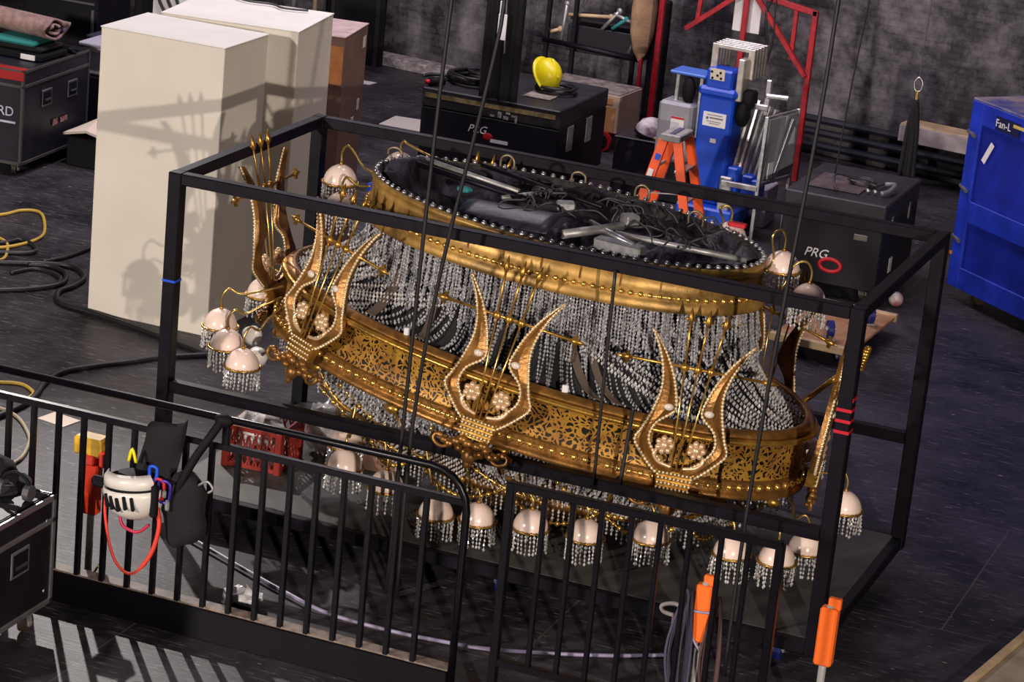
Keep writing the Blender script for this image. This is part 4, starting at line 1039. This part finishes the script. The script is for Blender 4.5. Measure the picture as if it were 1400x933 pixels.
# ------------------------------------------------------------------ red steel frame against the wall
t = thing('truss_frame', 'red steel frame with diagonal braces standing before the brick wall', 'frame', (.1, 12.5, 0))
def redbar(x0, z0, x1, z1, y=0, w=.06):
    b = MB(); b.bar((x0, y, z0), (x1, y, z1), w, w, up=(0, 1, 0)); b.build('red_tube', M_red, t)
redbar(.74, .0, .74, 1.86); redbar(-1.05, 2.12, .76, 1.83); redbar(.53, 1.3, .53, 1.84, .0, .045); redbar(.08, 1.93, .72, 1.15, -.04, .055); redbar(-.66, 1.45, -.08, 1.93, -.04, .055); redbar(-.55, 1.55, -.52, 2.05, 0, .045); redbar(-.96, .0, -.96, 2.1)
redbar(-.02, .3, -.02, 1.95, -.02, .06); redbar(-.96, .06, .74, .06, .0, .05)
b = MB(); b.box((-.02, .06, 1.75), (.3, .03, .5), b=.004); b.build('white_board', M_white, t)
b = MB(); b.tube(spline([(.2, -.05, 1.9), (.24, -.07, 1.6), (.3, -.05, 1.3), (.22, -.06, 1.7), (.28, -.05, 2.0)], 5), .012, 6); b.tube(spline([(.3, -.05, 1.92), (.33, -.07, 1.5), (.28, -.05, 1.2)], 5), .01, 6); b.build('hanging_wire', M_cable, t, True)

# ------------------------------------------------------------------ blue personnel lift
L = thing('personnel_lift', 'blue and silver personnel lift folded up behind the orange stepladder', 'lift', (.68, 9.95, 0), radians(-4))
b = MB(); b.box((0, 0, .82), (.36, .3, 1.08), b=.02); b.box((0, 0, 1.4), (.4, .34, .1), b=.03); b.build('mast_cover', M_blue, L)
b = MB(); b.box((0, -.02, 1.53), (.28, .26, .2), b=.02); b.build('mast_head', M_blue, L)
b = MB(); b.box((-.02, -.156, 1.58), (.15, .006, .11)); 
b.build('head_plate', mat('pale_label2', (.62, .56, .42), .5), L)
for x, z in ((-.06, 1.6), (.03, 1.6), (-.05, 1.54), (.04, 1.545), (0, 1.57)):
    b = MB(); b.cyl((x - .02, -.164, z), (x - .02, -.158, z), .013, n=8); b.build('bolt', M_black, L)
b = MB(); b.box((.0, -.154, 1.13), (.24, .006, .14)); lp = b.build('white_decal', M_white, L)
b = MB(); b.cyl((-.075, -.16, 1.14), (-.075, -.157, 1.14), .014, n=10)
for z, x0, x1, h_ in ((1.145, -.05, .09, .012), (1.175, -.08, .08, .006), (1.11, -.08, .07, .006), (1.09, -.05, .06, .005)): b.box(((x0 + x1) / 2, -.158, z), (x1 - x0, .004, h_))
b.build('decal_print', mat('grey_print', (.12, .1, .12), .6), lp)
b = MB(); b.box((.01, -.154, .92), (.06, .006, .04)); b.build('small_decal', MATS['pale_label'], L)
b = MB()
for i in range(5):
    for sx in (-.13, .25): b.box((sx, .02 + .08 * i, 1.7), (.07, .05, .3), b=.006)
    b.box((.06, .02 + .08 * i, 1.83), (.42, .045, .04), b=.006)
b.build('mast_sections', mat('mast_aluminium', (.5, .46, .4), .4, .6, var=.2, scale=14), L)
b = MB(); b.box((.2, -.02, 1.55), (.07, .2, .42), b=.01); b.build('mast_side', MATS['mast_aluminium'], L)
b = MB(); b.box((-.34, .02, 1.52), (.38, .3, .03), b=.01); b.build('blue_tray', mat('light_blue_tray', (.06, .16, .55), .45), L)
b = MB(); b.bar((-.45, -.08, .6), (-.45, -.08, 1.5), .035); b.bar((-.2, -.08, .9), (-.2, -.08, 1.5), .035); b.build('tray_post', M_alu, L)
b = MB(); b.ball((-.32, -.1, 1.36), .09, 12, 9, (.8, .7, 1.5)); b.box((-.3, -.1, 1.2), (.06, .06, .3), b=.02); b.build('motor', M_black, L, True)
b = MB(); b.box((-.4, -.06, .94), (.36, .3, .6), b=.03); b.build('battery_box', M_grey, L)
b = MB(); b.box((-.36, -.212, 1.0), (.14, .006, .2)); p = b.build('warning_label', M_white, L)
b = MB(); b.box((-.36, -.216, 1.09), (.14, .004, .02)); b.build('label_stripe', M_redlogo, p)
for i in range(8):
    x = .25 + .052 * i; b = MB(); b.bar((x - .03 + .01 * i, -.05 - .01 * i, .62 - .0 * i), (x + .06 + .01 * i, .05, 1.38 - .02 * i), .028, .05); b.build('outrigger_tube', M_alu if i % 2 else M_greyalu, L)
b = MB(); b.box((.28, -.0, 1.36), (.12, .16, .18), b=.02); b.ball((.24, -.03, 1.22), .1, 10, 7, (.8, .9, 1.4)); b.build('winch', M_black, L, True)
b = MB(); b.box((.45, .05, 1.4), (.06, .05, .36), b=.01); b.box((.54, .06, 1.42), (.24, .06, .05), b=.015, rz=.3); b.box((.38, .03, 1.3), (.2, .05, .06), b=.01); b.build('crank', M_alu, L)
for x, z in ((.26, .55), (.42, .5), (.5, .47)):
    b = MB(); b.box((x, -.1, z), (.12, .16, .3), b=.015); b.build('outrigger_socket', M_blue, L)
b = MB(); b.box((.05, -.05, .2), (.6, .5, .16), b=.02); b.build('base', M_blue, L)
b = MB(); b.box((.22, -.22, .42), (.12, .05, .38), b=.01); b.build('base_bracket', M_greyalu, L)
for x in (-.25, .35):
    b = MB(); b.cyl((x - .03, -.3, .08), (x + .03, -.3, .08), .08, n=16); b.build('base_wheel', M_black, L)
for x in (-.25, .35):
    b = MB(); b.cyl((x - .03, .22, .08), (x + .03, .22, .08), .08, n=16); b.build('base_wheel', M_black, L)
# silver rack beside the lift
t = thing('panel_rack', 'silver tube rack holding a grey panel beside the blue lift', 'rack', (1.3, 9.88, 0), radians(0))
for x, y in ((-.06, -.3), (.08, .3)):
    b = MB(); b.bar((x, y, 0), (x + .02, y, 1.3), .035); b.build('upright', M_alu, t)
for z, in ((.62,), (1.28,)):
    b = MB(); b.bar((-.05, -.3, z), (.09, .3, z), .03); b.build('rung', M_alu, t)
b = MB(); b.bar((-.05, -.3, .58), (-.42, -.3, .58), .05); b.build('base_arm', M_greyalu, t)
b = MB(); b.box((.03, 0, .96), (.03, .54, .62), Matrix.Rotation(-.22, 4, 'Z'), b=.006); p = b.build('grey_panel', M_grey, t)
for y, z in ((.2, 1.05), (-.16, .75)):
    b = MB(); b.box((.05, y, z), (.008, .1, .16), Matrix.Rotation(-.22, 4, 'Z')); b.build('label', M_white, p)
b = MB(); b.box((-.35, .1, .2), (.5, .4, .4), b=.01); tag(b.build('grey_bin', mat('pale_grey_bin', (.4, .38, .4), .6), None, loc=(1.25, 10.42, 0)), 'pale grey bin low between the lift and the silver rack', 'bin')

# ------------------------------------------------------------------ orange stepladder
t = thing('stepladder', 'orange fibreglass stepladder standing before the blue lift', 'ladder', (.64, 8.72, 0), radians(0))
H = 1.15
b = MB(); b.box((0, 0, H + .02), (.2, .38, .07), b=.01); b.build('top_cap', mat('worn_grey_cap', (.34, .33, .31), .5, 0, var=.2, scale=16), t)
b = MB(); b.box((0, 0, H + .06), (.05, .3, .006)); b.build('cap_slot', mat('dark_slot', (.1, .1, .16), .5), t)
for sx, yb, nm in ((1, .25, 'front_rail'), (-1, .23, 'rear_rail')):
    for sy in (-1, 1):
        b = MB(); b.bar((sx * .07, sy * .165, H - .01), (sx * .34, sy * yb, 0), .045 if sx < 0 else .03, .09, up=(1, 0, 0)); p = b.build(nm, M_orange, t)
        if sx < 0 and sy < 0:
            b = MB(); M = frame_at((-.16, -.22, .78), (.23, 0, 1), (0, -1, 0)); b.box((0, 0, .0), (.16, .05, .012), M); b.build('label', M_white, p)
            b = MB(); M = frame_at((-.1, -.2, .98), (.23, 0, 1), (0, -1, 0)); b.box((0, 0, .0), (.06, .05, .012), M); b.build('blue_label', M_bluetape, p)
for z in (.3, .58, .86):
    x = .07 + .27 * (H - z) / H; b = MB(); b.box((x - .02, 0, z), (.09, .36 + .08 * (H - z), .025), b=.004); b.build('step', M_alu, t)
    b = MB(); b.bar((-x, -.2, z), (-x, .2, z), .02, .03); b.build('rear_brace', M_greyalu, t)
b = MB(); b.bar((-.18, -.2, .62), (.18, -.2, .66), .02, .008); b.bar((-.18, .2, .62), (.18, .2, .66), .02, .008); b.build('spreader', M_greyalu, t)
# small black case with a caving helmet
t = thing('equipment_case', 'low black case with a stickered helmet on it beside the orange stepladder', 'case', (-.2, 10.95, 0))
b = MB(); b.box((0, 0, .3), (.8, .7, .58), b=.01); b.build('body', M_blackply, t)
b = MB(); b.box((0, 0, .595), (.81, .71, .02), b=.006); b.build('lid', mat('trunk_lid', (.02, .018, .023), .5), t)
b = MB(); b.tube([(.3, -.35, .3), (.3, -.38, .34), (.4, -.38, .34), (.4, -.35, .3)], .012, 6); b.build('handle', M_greyalu, t)
t = thing('rescue_helmet', 'white and black stickered helmet on the low black case', 'helmet', (-.3, 10.83, .605))
M = Matrix.Translation((0, 0, .03)) @ Matrix.Rotation(.25, 4, 'Y')
b = MB(); b.lathe([(.16, 0), (.158, .05), (.13, .11), (.07, .15), (0, .16)], 24, M, sy=1.2); b.build('shell', mat('patchy_helmet', (.75, .7, .68), .35, 0, col2=(.12, .05, .06), scale=7), t, True)
b = MB(); b.lathe([(.15, -.02), (.165, -.015), (.165, .012), (.15, .02)], 24, M, sy=1.2); b.box((.16, 0, .04), (.08, .12, .09), b=.02); b.build('dark_trim', M_black, t)
b = MB(); b.box((.1, -.14, .02), (.08, .04, .03), b=.008); b.build('yellow_lamp', mat('dim_yellow', (.5, .36, .02), .5), t)

# ------------------------------------------------------------------ wooden dolly on the floor behind the cage
t = thing('furniture_dolly', 'flat wooden furniture dolly on the floor between the cage and the red ring trunk', 'dolly', (2.8, 7.0, 0), radians(-3))
b = MB(); b.box((0, 0, .15), (.72, 1.3, .03), b=.006); b.build('deck_board', M_wood, t)
for y in (-.64, .64):
    b = MB(); b.box((0, y, .15), (.74, .06, .07), b=.006); b.build('end_batten', M_palewood, t)
for x, y in ((.24, -.52), (-.24, -.52), (.24, .5), (-.24, .5)):
    caster(x, y, t, (0, 0, 0), .135, M_bluewheel, r=.055, fork=M_alu, rz=.6)
for x, y, lab in ((2.88, 6.52, 'loose caster with a blue wheel lying on the front end of the wooden dolly'), (3.06, 7.2, 'loose caster with a blue wheel lying on the back part of the wooden dolly')):
    t = thing('castor_unit', lab, 'caster', (x, y, .166), .5, 'loose casters on the wooden dolly')
    b = MB(); b.cyl((-.025, 0, .1), (.025, 0, .1), .075, n=18); p = b.build('wheel', M_bluewheel, t)
    b = MB(); b.box((0, .02, .01), (.1, .1, .02), b=.003); b.build('mount_plate', M_alu, t)
    for sx in (-1, 1):
        b = MB(); b.bar((sx * .034, .01, .015), (sx * .034, 0, .12), .01, .05); b.build('fork_arm', M_alu, t)
    b = MB(); b.cyl((-.045, 0, .1), (.045, 0, .1), .024, n=10); b.build('axle', M_alu, p)
b = MB(); b.ball((0, 0, .07), .07, 12, 8)
tag(b.build('floor_ball', mat('red_white_ball', (.75, .72, .7), .3, 0, col2=(.4, .02, .03), scale=9), None, True, loc=(2.98, 8.5, 0)), 'small white and red ball on the floor between the cage and blue crate', 'ball')

# ------------------------------------------------------------------ hanging sling with shackle
t = thing('hanging_sling', 'bundle of black slings hung from a thin wire and shackle before the wall', 'sling', (2.45, 10.6, .55))
b = MB(); b.tube([(0, 0, 1.18), (.02, 0, 2.8), (.08, 0, 8)], .008, 6); b.build('wire', M_greyalu, t, True)
b = MB(); b.tube(spline([(-.03, 0, 1.05), (-.04, 0, 1.12), (0, 0, 1.17), (.04, 0, 1.12), (.03, 0, 1.05), (0, 0, 1.03)], 5, True), .011, 6, closed=True); b.build('shackle', M_alu, t, True)
b = MB(); b.bar((0, 0, .9), (0, 0, 1.04), .025, .02); b.build('gold_link', M_brass, t)
for k in range(4):
    b = MB(); x = -.06 + .04 * k; b.tube(spline([(0, 0, .95), (x * .7, .0, .7), (x, .02 * (k % 2), .3), (x * 1.2, 0, 0)], 5), .024, 7); b.build('sling_leg', M_blackcloth, t, True)
rope('thin black line hanging beyond the cage over the red ring logo trunk', [(2.6, 9.0, 8.0), (2.26, 9.0, 3.0), (2.18, 9.0, 1.9), (2.13, 9.0, .965)], .008)

# ------------------------------------------------------------------ far left: road case with gear
fc = road_case('wardrobe_case', 'large black road case with a red rimmed lid under a rolled blanket', (-6.22, 7.6, 0), radians(3), (1.6, 1.38, 1.06), .12, None, mat('violet_black_laminate', (.009, .0075, .015), .5, 0, var=.3), mat('dull_case_edge', (.1, .095, .09), .45, .5), .03)
b = MB(); b.box((0, -.688, 1.0), (1.6, .012, .085), b=.003); b.box((.0, -.63, 1.062), (1.58, .1, .006)); b.build('red_rim', mat('red_rim', (.35, .015, .015), .4), fc)
for y in (-.2, .33): recess_handle(fc, TOX(.797, y, .72))
b = MB(); b.box((.803, -.02, .44), (.006, .1, .06)); b.box((.803, .16, .44), (.006, .14, .05)); b.build('side_stickers', mat('pale_red_sticker', (.4, .2, .18), .5, 0, col2=(.1, .02, .02), scale=20), fc)
text('RD', .13, mat('lilac_white', (.5, .5, .6), .5), fc, face_neg_y(.62, -.692, .64, 0), 'stencil_letters')
b = MB(); b.box((.6, -.691, .54), (.26, .004, .02)); b.build('stencil_underline', MATS['lilac_white'], fc)
ox, oy, oz = -6.1, 7.55, 1.07
pts = []
b = MB(); vs = []; fs = []; n = 40
for j in range(9):
    x = -.6 + 1.1 * j / 8
    for i in range(n):
        a = 4.2 * pi * i / n; r = .04 + .13 * i / n; vs.append((x + .02 * sin(i), r * 1.25 * cos(a), .12 + r * .8 * sin(a)))
for j in range(8):
    for i in range(n - 1): fs.append((j * n + i, j * n + i + 1, (j + 1) * n + i + 1, (j + 1) * n + i))
b.add(vs, fs); o = b.build('blanket_roll', M_taupe, None, True, loc=(-5.95, 7.72, 1.25)); o.rotation_euler = (0, 0, radians(-10)); o.modifiers.new('thickness', 'SOLIDIFY').thickness = .025; tag(o, 'rolled taupe moving blanket on top of the red rimmed road case', 'blanket')
t2 = thing('folded_cloth', 'teal and black folded cloths under the taupe blanket roll', 'cloth', (-5.9, 7.68, 1.13))
b = MB(); b.box((-.05, 0, .03), (.9, .44, .05), b=.02); b.build('black_fold', M_blackcloth, t2)
b = MB(); b.box((.08, -.03, .08), (.5, .42, .05), b=.02); b.build('teal_fold', M_teal, t2)
t = thing('device_tray', 'black tray with a white side panel on the red rimmed road case', 'tray', (-5.85, 7.62, 1.07))
b = MB(); b.box((0, 0, .03), (.8, .5, .055), b=.008); b.build('tray', M_black, t)
b = MB(); b.box((.25, -.255, .03), (.16, .012, .05), b=.002); b.build('white_panel', M_white, t)
crumple((0, 0, 0), .07, (1.4, 1, .6), 8, 'bundle_knot', mat('violet_cloth', (.1, .09, .2), .8), t2).location = (.36, .1, .2)
tag(crumple((0, 0, .03), .05, (2.2, 1, .6), 9, 'glove', M_black, loc=(-5.52, 8.0, 1.07)), 'dark glove lying at the far corner of the red rimmed road case', 'glove')
# bin, far trunks
t = thing('storage_bin', 'white plastic bin with a lid between the road case and the cream block', 'bin', (-5.35, 8.75, 0), 0)
b = MB(); b.box((0, 0, .9), (.62, .5, .3), b=.02); b.build('tub', mat('milky_plastic', (.55, .53, .6), .35, 0, var=.15), t)
b = MB(); b.box((0, 0, 1.06), (.68, .56, .04), b=.012); b.build('bin_lid', mat('lilac_lid', (.6, .57, .66), .4), t)
b = MB(); b.box((-.12, -.253, .9), (.2, .006, .17)); b.build('bin_label', mat('dark_label', (.1, .1, .13), .5), t)
b = MB(); b.box((0, 0, .37), (.75, .55, .74), b=.01); tag(b.build('side_case', M_blackply, None, loc=(-5.35, 8.75, 0)), 'black case under the white plastic bin', 'case')
for lab, loc, d, m in (('tall black case behind the rolled taupe blanket', (-6.6, 10.0, 0), (.9, .7, 1.35), M_blackply), ('low grey-violet case standing between the two tall black cases', (-5.86, 9.6, 0), (.5, .5, .95), mat('violet_grey_case', (.07, .065, .1), .4)), ('tallest black case, standing behind the white plastic bin', (-5.35, 10.1, 0), (.6, .6, 1.5), M_black)):
    t = thing('stage_case', lab, 'case', loc, 0, 'dark cases behind the rolled blanket')
    b = MB(); b.box((0, 0, d[2] / 2), d, b=.012); b.build('body', m, t)
    b = MB(); b.box((0, -d[1] / 2 - .004, d[2] - .14), (d[0] * .9, .01, .02)); b.build('lid_seam', mat('dull_plate', (.16, .16, .18), .5, .4), t)
    b = MB(); b.box((d[0] / 2 - .06, -d[1] / 2 - .004, d[2] * .5), (.03, .012, d[2] * .7)); b.build('edge_strip', MATS['dull_plate'], t)
b = MB(); b.bar((0, 0, 0), (0, 0, 1.75), .05); tag(b.build('yellow_pole', mat('ochre_pole', (.6, .38, .06), .5), None, loc=(-3.55, 5.8, 0)), 'yellow pole peeking out from behind the nearer cream block', 'pole')
# white board with black hoses behind the blocks
t = thing('white_board', 'white board draped with black hoses behind the cream blocks', 'board', (-4.1, 7.6, 0), radians(0))
b = MB(); b.box((.1, 0, 1.1), (.75, .05, 2.2), b=.006); b.build('panel', M_white, t)
for k in range(3):
    b = MB(); x = -.2 + .1 * k; b.tube(spline([(x - .06, -.05, 2.1), (x - .02, -.05, 1.9), (x + .06, -.05, 1.75), (x + .2, -.05, 1.6)], 5), .014, 6); b.build('hose', M_cable, t, True)
b = MB(); b.box((-.36, -.08, 1.8), (.12, .12, .3), b=.02); b.box((-.3, -.08, 1.63), (.3, .05, .04), b=.01); b.build('black_fitting', M_black, t)
# stands and black flat near the wall, top centre-left
t = thing('black_flat', 'narrow black flat standing at the wall behind the brown box', 'flat', wp(-5.3, .4))
b = MB(); b.box((0, 0, 1.5), (.75, .08, 3), b=.01); b.build('panel', M_black, t)
for x in (-.3, .3):
    b = MB(); b.box((x, -.05, 1.5), (.05, .03, 3), b=.004); b.build('stile', M_blackcloth, t)
for x, lab, m in ((-5.95, 'thin grey pole standing behind the cream blocks, farther from the black flat', M_greyalu), (-5.65, 'tan pole standing behind the cream blocks, nearer the black flat', mat('tan_pole', (.35, .26, .17), .6))):
    b = MB(); b.cyl((0, 0, 0), (0, 0, 3), .03, n=10); tag(b.build('stage_pole', m, None, True, loc=wp(x, .9)), lab, 'pole')
b = MB(); b.tube(spline([(-.4, .1, .012), (-.2, .02, .012), (0, .06, .012), (.15, -.02, .012), (.35, .05, .012)], 5), .01, 6); tag(b.build('loose_cable', mat('dark_grey_cable', (.04, .035, .04), .5), None, True, loc=(-2.1, 5.45, 2.42)), 'loose dark cable lying on top of the rear cream block', 'cable')
b = MB(); b.tube([(-.05, 0, .22), (-.08, 0, .15), (0, 0, .05), (.06, 0, .1), (.05, 0, .2)], .015, 6); tag(b.build('hose_loop', MATS['silver_braid'], None, True, loc=wp(-5.0, .35)), 'small pale hose loop on the ledge by the wall', 'hose')

# ------------------------------------------------------------------ things on the floor
def floor_cable(label, pts, r, m, name='floor_cable', cat='cable'):
    P = [V((x, y, r + .002)) for x, y in pts]; c = sum(P, V((0, 0, 0))) / len(P); c.z = 0
    b = MB(); b.tube(spline(P, 6), r, 7); return tag(b.build(name, m, None, True, off=c, loc=c), label, cat, 'cables lying on the floor')
floor_cable('longer yellow cable looping across the floor near the red rimmed road case', [(-5.1, 5.4), (-4.8, 5.67), (-4.73, 5.93), (-4.57, 5.98), (-4.34, 5.69), (-4.14, 5.32), (-4.13, 5.02), (-4.23, 4.76), (-4.45, 4.7)], .015, M_yellowcable)
floor_cable('short bright yellow cable loop lying over the black floor coil', [(-4.5, 5.05), (-4.29, 4.95), (-4.13, 4.72), (-4.02, 4.46), (-4.1, 4.3)], .014, M_yellowcable)
floor_cable('thin-ended black cable loop lying next to the longer yellow cable', [(-4.4, 4.75), (-4.27, 4.9), (-4.21, 5.08), (-3.99, 4.96), (-3.93, 4.78), (-4.16, 4.6), (-4.4, 4.45)], .02, M_cable)
floor_cable('thick black cable winding from the coil to the cream block', [(-4.25, 4.15), (-3.94, 4.36), (-3.65, 4.56), (-3.41, 4.63), (-3.18, 4.43), (-3.12, 4.15), (-3.13, 3.92), (-2.95, 3.66), (-2.54, 3.58), (-1.9, 3.4), (-1.3, 3.2)], .024, M_cable)
floor_cable('open inner black cable loop of the floor coil near the cream block', [(-3.75, 4.45), (-3.57, 4.53), (-3.36, 4.42), (-3.24, 4.14), (-3.36, 3.85), (-3.6, 3.6), (-3.8, 3.4)], .022, M_cable)
floor_cable('smallest black cable loop of the floor coil near the cream block', [(-3.74, 4.15), (-3.63, 4.4), (-3.35, 4.3), (-3.26, 4.05), (-3.42, 3.9)], .018, M_cable)
floor_cable('straight black cable running behind the foot of the cream block', [(-3.7, 4.6), (-3.62, 4.9), (-3.58, 5.4), (-3.4, 5.8)], .02, M_cable)
floor_cable('long black cable running from the cage post towards the long railing', [(-1.3, 3.25), (-1.61, 2.91), (-1.73, 2.69), (-1.9, 2.42), (-2.03, 2.14), (-2.0, 1.83), (-1.89, 1.49), (-1.87, 1.2), (-1.9, .8)], .024, M_cable)
floor_cable('short dull yellow cable crossing the long black cable near the railing', [(-2.5, 1.5), (-2.29, 1.67), (-2.13, 1.73), (-1.96, 1.61), (-1.93, 1.45)], .014, M_yellowcable)
floor_cable('beige cable curling on the floor behind the long railing', [(-2.1, 1.2), (-1.81, 1.11), (-1.55, .86), (-1.4, .63), (-1.29, .27), (-1.4, -.1)], .014, mat('beige_cable', (.3, .24, .16), .6))
def card(label, pts, m, name='floor_card', cat='card', z=.006):
    c = V((sum(p[0] for p in pts) / 4, sum(p[1] for p in pts) / 4, 0)); b = MB(); n = 4
    vs = [(x - c.x, y - c.y, .001) for x, y in pts] + [(x - c.x, y - c.y, z) for x, y in pts]
    b.add(vs, [(3, 2, 1, 0), (4, 5, 6, 7)] + [(i, (i + 1) % 4, (i + 1) % 4 + 4, i + 4) for i in range(4)]); return tag(b.build(name, m, None, loc=c), label, cat)
card('square buff paper lying on the floor behind the long railing', [(-1.66, 1.18), (-1.41, 1.13), (-1.38, 1.32), (-1.63, 1.37)], M_paper)
card('white card lying on the floor beside the gold-striped trunk', [(-3.68, 11.6), (-3.15, 11.6), (-3.3, 12.15), (-3.7, 12.1)], mat('ivory_card', (.7, .63, .55), .6))
card('pale scrap on the floor between the brown box and the wall', [(-4.85, 13.3), (-4.6, 13.35), (-4.58, 13.5), (-4.8, 13.5)], M_white, 'paper_scrap', 'scrap')
t = thing('folded_sheet', 'folded pale sheet on a low black crate beside the cream block', 'sheet', (-5.1, 7.95, .3))
b = MB(); b.grid(lambda u, v: V((-.26 + .52 * u, -.26 + .52 * v, .03 + .15 * max(0, 1 - 1.9 * abs(u - .5)) * max(0, 1 - 1.2 * abs(v - .5)))), 12, 10, th=.025); b.build('cloth', M_paper, t)
b = MB(); b.box((0, 0, .148), (.46, .46, .296), b=.01); tag(b.build('low_crate', M_black, None, loc=(-5.1, 7.95, 0)), 'low black crate under the folded pale sheet', 'crate')
# blue cap by the crown and timber at lower right
t = thing('blue_bucket', 'bright blue cap on a black holder beside the crown rim of the chandelier', 'bucket', (.27, 2.7, 0))
b = MB(); b.cyl((0, 0, 0), (0, 0, 1.6), .07, n=16); b.build('holder', M_black, t, True)
b = MB(); b.lathe([(.0, 1.84), (.1, 1.83), (.12, 1.6), (.105, 1.6), (.0, 1.62)], 20); b.build('blue_cap', M_bluetape, t, True)
t = thing('timber_beam', 'pale timber beam lying alone on the open floor beside the cage', 'beam', (5.6, .9, 0), radians(-9))
b = MB(); b.box((.16, 0, .03), (.3, 4.4, .06), b=.005); b.build('board', mat('grey_timber', (.33, .26, .19), .65, 0, var=.25, scale=5), t)
b = MB(); b.box((.02, 0, .075), (.05, 4.4, .03), b=.003); b.build('edge_strip', M_palewood, t)
# ================================================================== light and camera
def light(name, kind, loc, target, power, col, size=.3, spot=None, blend=.3):
    l = bpy.data.lights.new(name, kind); l.energy = power; l.color = col
    if kind == 'AREA': l.shape = 'DISK'; l.size = size
    else: l.shadow_soft_size = size
    if kind == 'SPOT': l.spot_size = radians(spot); l.spot_blend = blend
    o = bpy.data.objects.new(name, l); COL.objects.link(o); o.location = loc
    o.rotation_euler = (V(target) - V(loc)).to_track_quat('-Z', 'Y').to_euler(); return o
light('house_spot', 'SPOT', (13.4, -17.3, 6.0), (0.6, 4, 1.0), 11500, (1, .88, .78), .1, 60, .5)
light('balcony_spot', 'SPOT', (-7, -19, 7.5), (0, 3, 1.2), 13500, (1, .9, .85), .6, 50, .6)
light('upstage_spot', 'SPOT', (-4.5, 4.95, 6.0), (-.5, -1.2, 0), 2700, (1, .94, .9), .06, 38, .8)
light('grid_spot', 'SPOT', (-2.9, 5.2, 10.5), (-2.9, 5.0, 0), 2450, (1, .93, .97), .7, 72, .9)
light('stage_spot', 'SPOT', (2, 4, 12), (2, 3, 0), 520, (.9, .72, 1.0), 1.2, 90, .8)
light('wall_fill', 'AREA', (0, 8.5, 8), (0, 14, 1.8), 330, (.95, .8, 1.0), 3)  # added fill that lifts the brick wall, no known lamp
light('blue_spot', 'SPOT', (9, 3, 9), (4.9, 4.6, 0), 800, (.25, .2, 1), .3, 34, .9)
light('side_fill', 'SPOT', (16, 4.4, 6), (-1.6, 4.8, 1.1), 1100, (1, .88, .55), .5, 17, .8)  # unseen fill added to warm the side faces of the cream blocks
light('upstage_fill', 'AREA', (-3, 10, 8), (-3, 11, 0), 260, (.97, .88, 1.0), 2.5)  # extra fill added to brighten the floor near the wall
w = bpy.data.worlds.new('dark_stage'); bpy.context.scene.world = w; w.use_nodes = True
w.node_tree.nodes['Background'].inputs['Color'].default_value = (.055, .045, .065, 1); w.node_tree.nodes['Background'].inputs['Strength'].default_value = .08
cam = bpy.data.cameras.new('camera'); co = bpy.data.objects.new('camera', cam); COL.objects.link(co)
cam.sensor_width = 36; cam.lens = 3735.377 / 1400 * 36; cam.clip_end = 200
Rm = Matrix(((0.9229977079583023, 0.3731368827591168, 0.0940430636917453), (-0.19619607276888768, 0.24608790620351215, 0.9491827239323505), (0.3310322221400594, -0.8945443583999513, 0.30034656442155916)))
co.matrix_world = Matrix.Translation((8.11, -15.369, 6.913)) @ Rm.transposed().to_4x4()
sc = bpy.context.scene; sc.camera = co
sc.view_settings.view_transform = 'Standard'; sc.view_settings.look = 'None'; sc.view_settings.gamma = 1; sc.view_settings.use_curve_mapping = False
sc.view_settings.exposure = 0
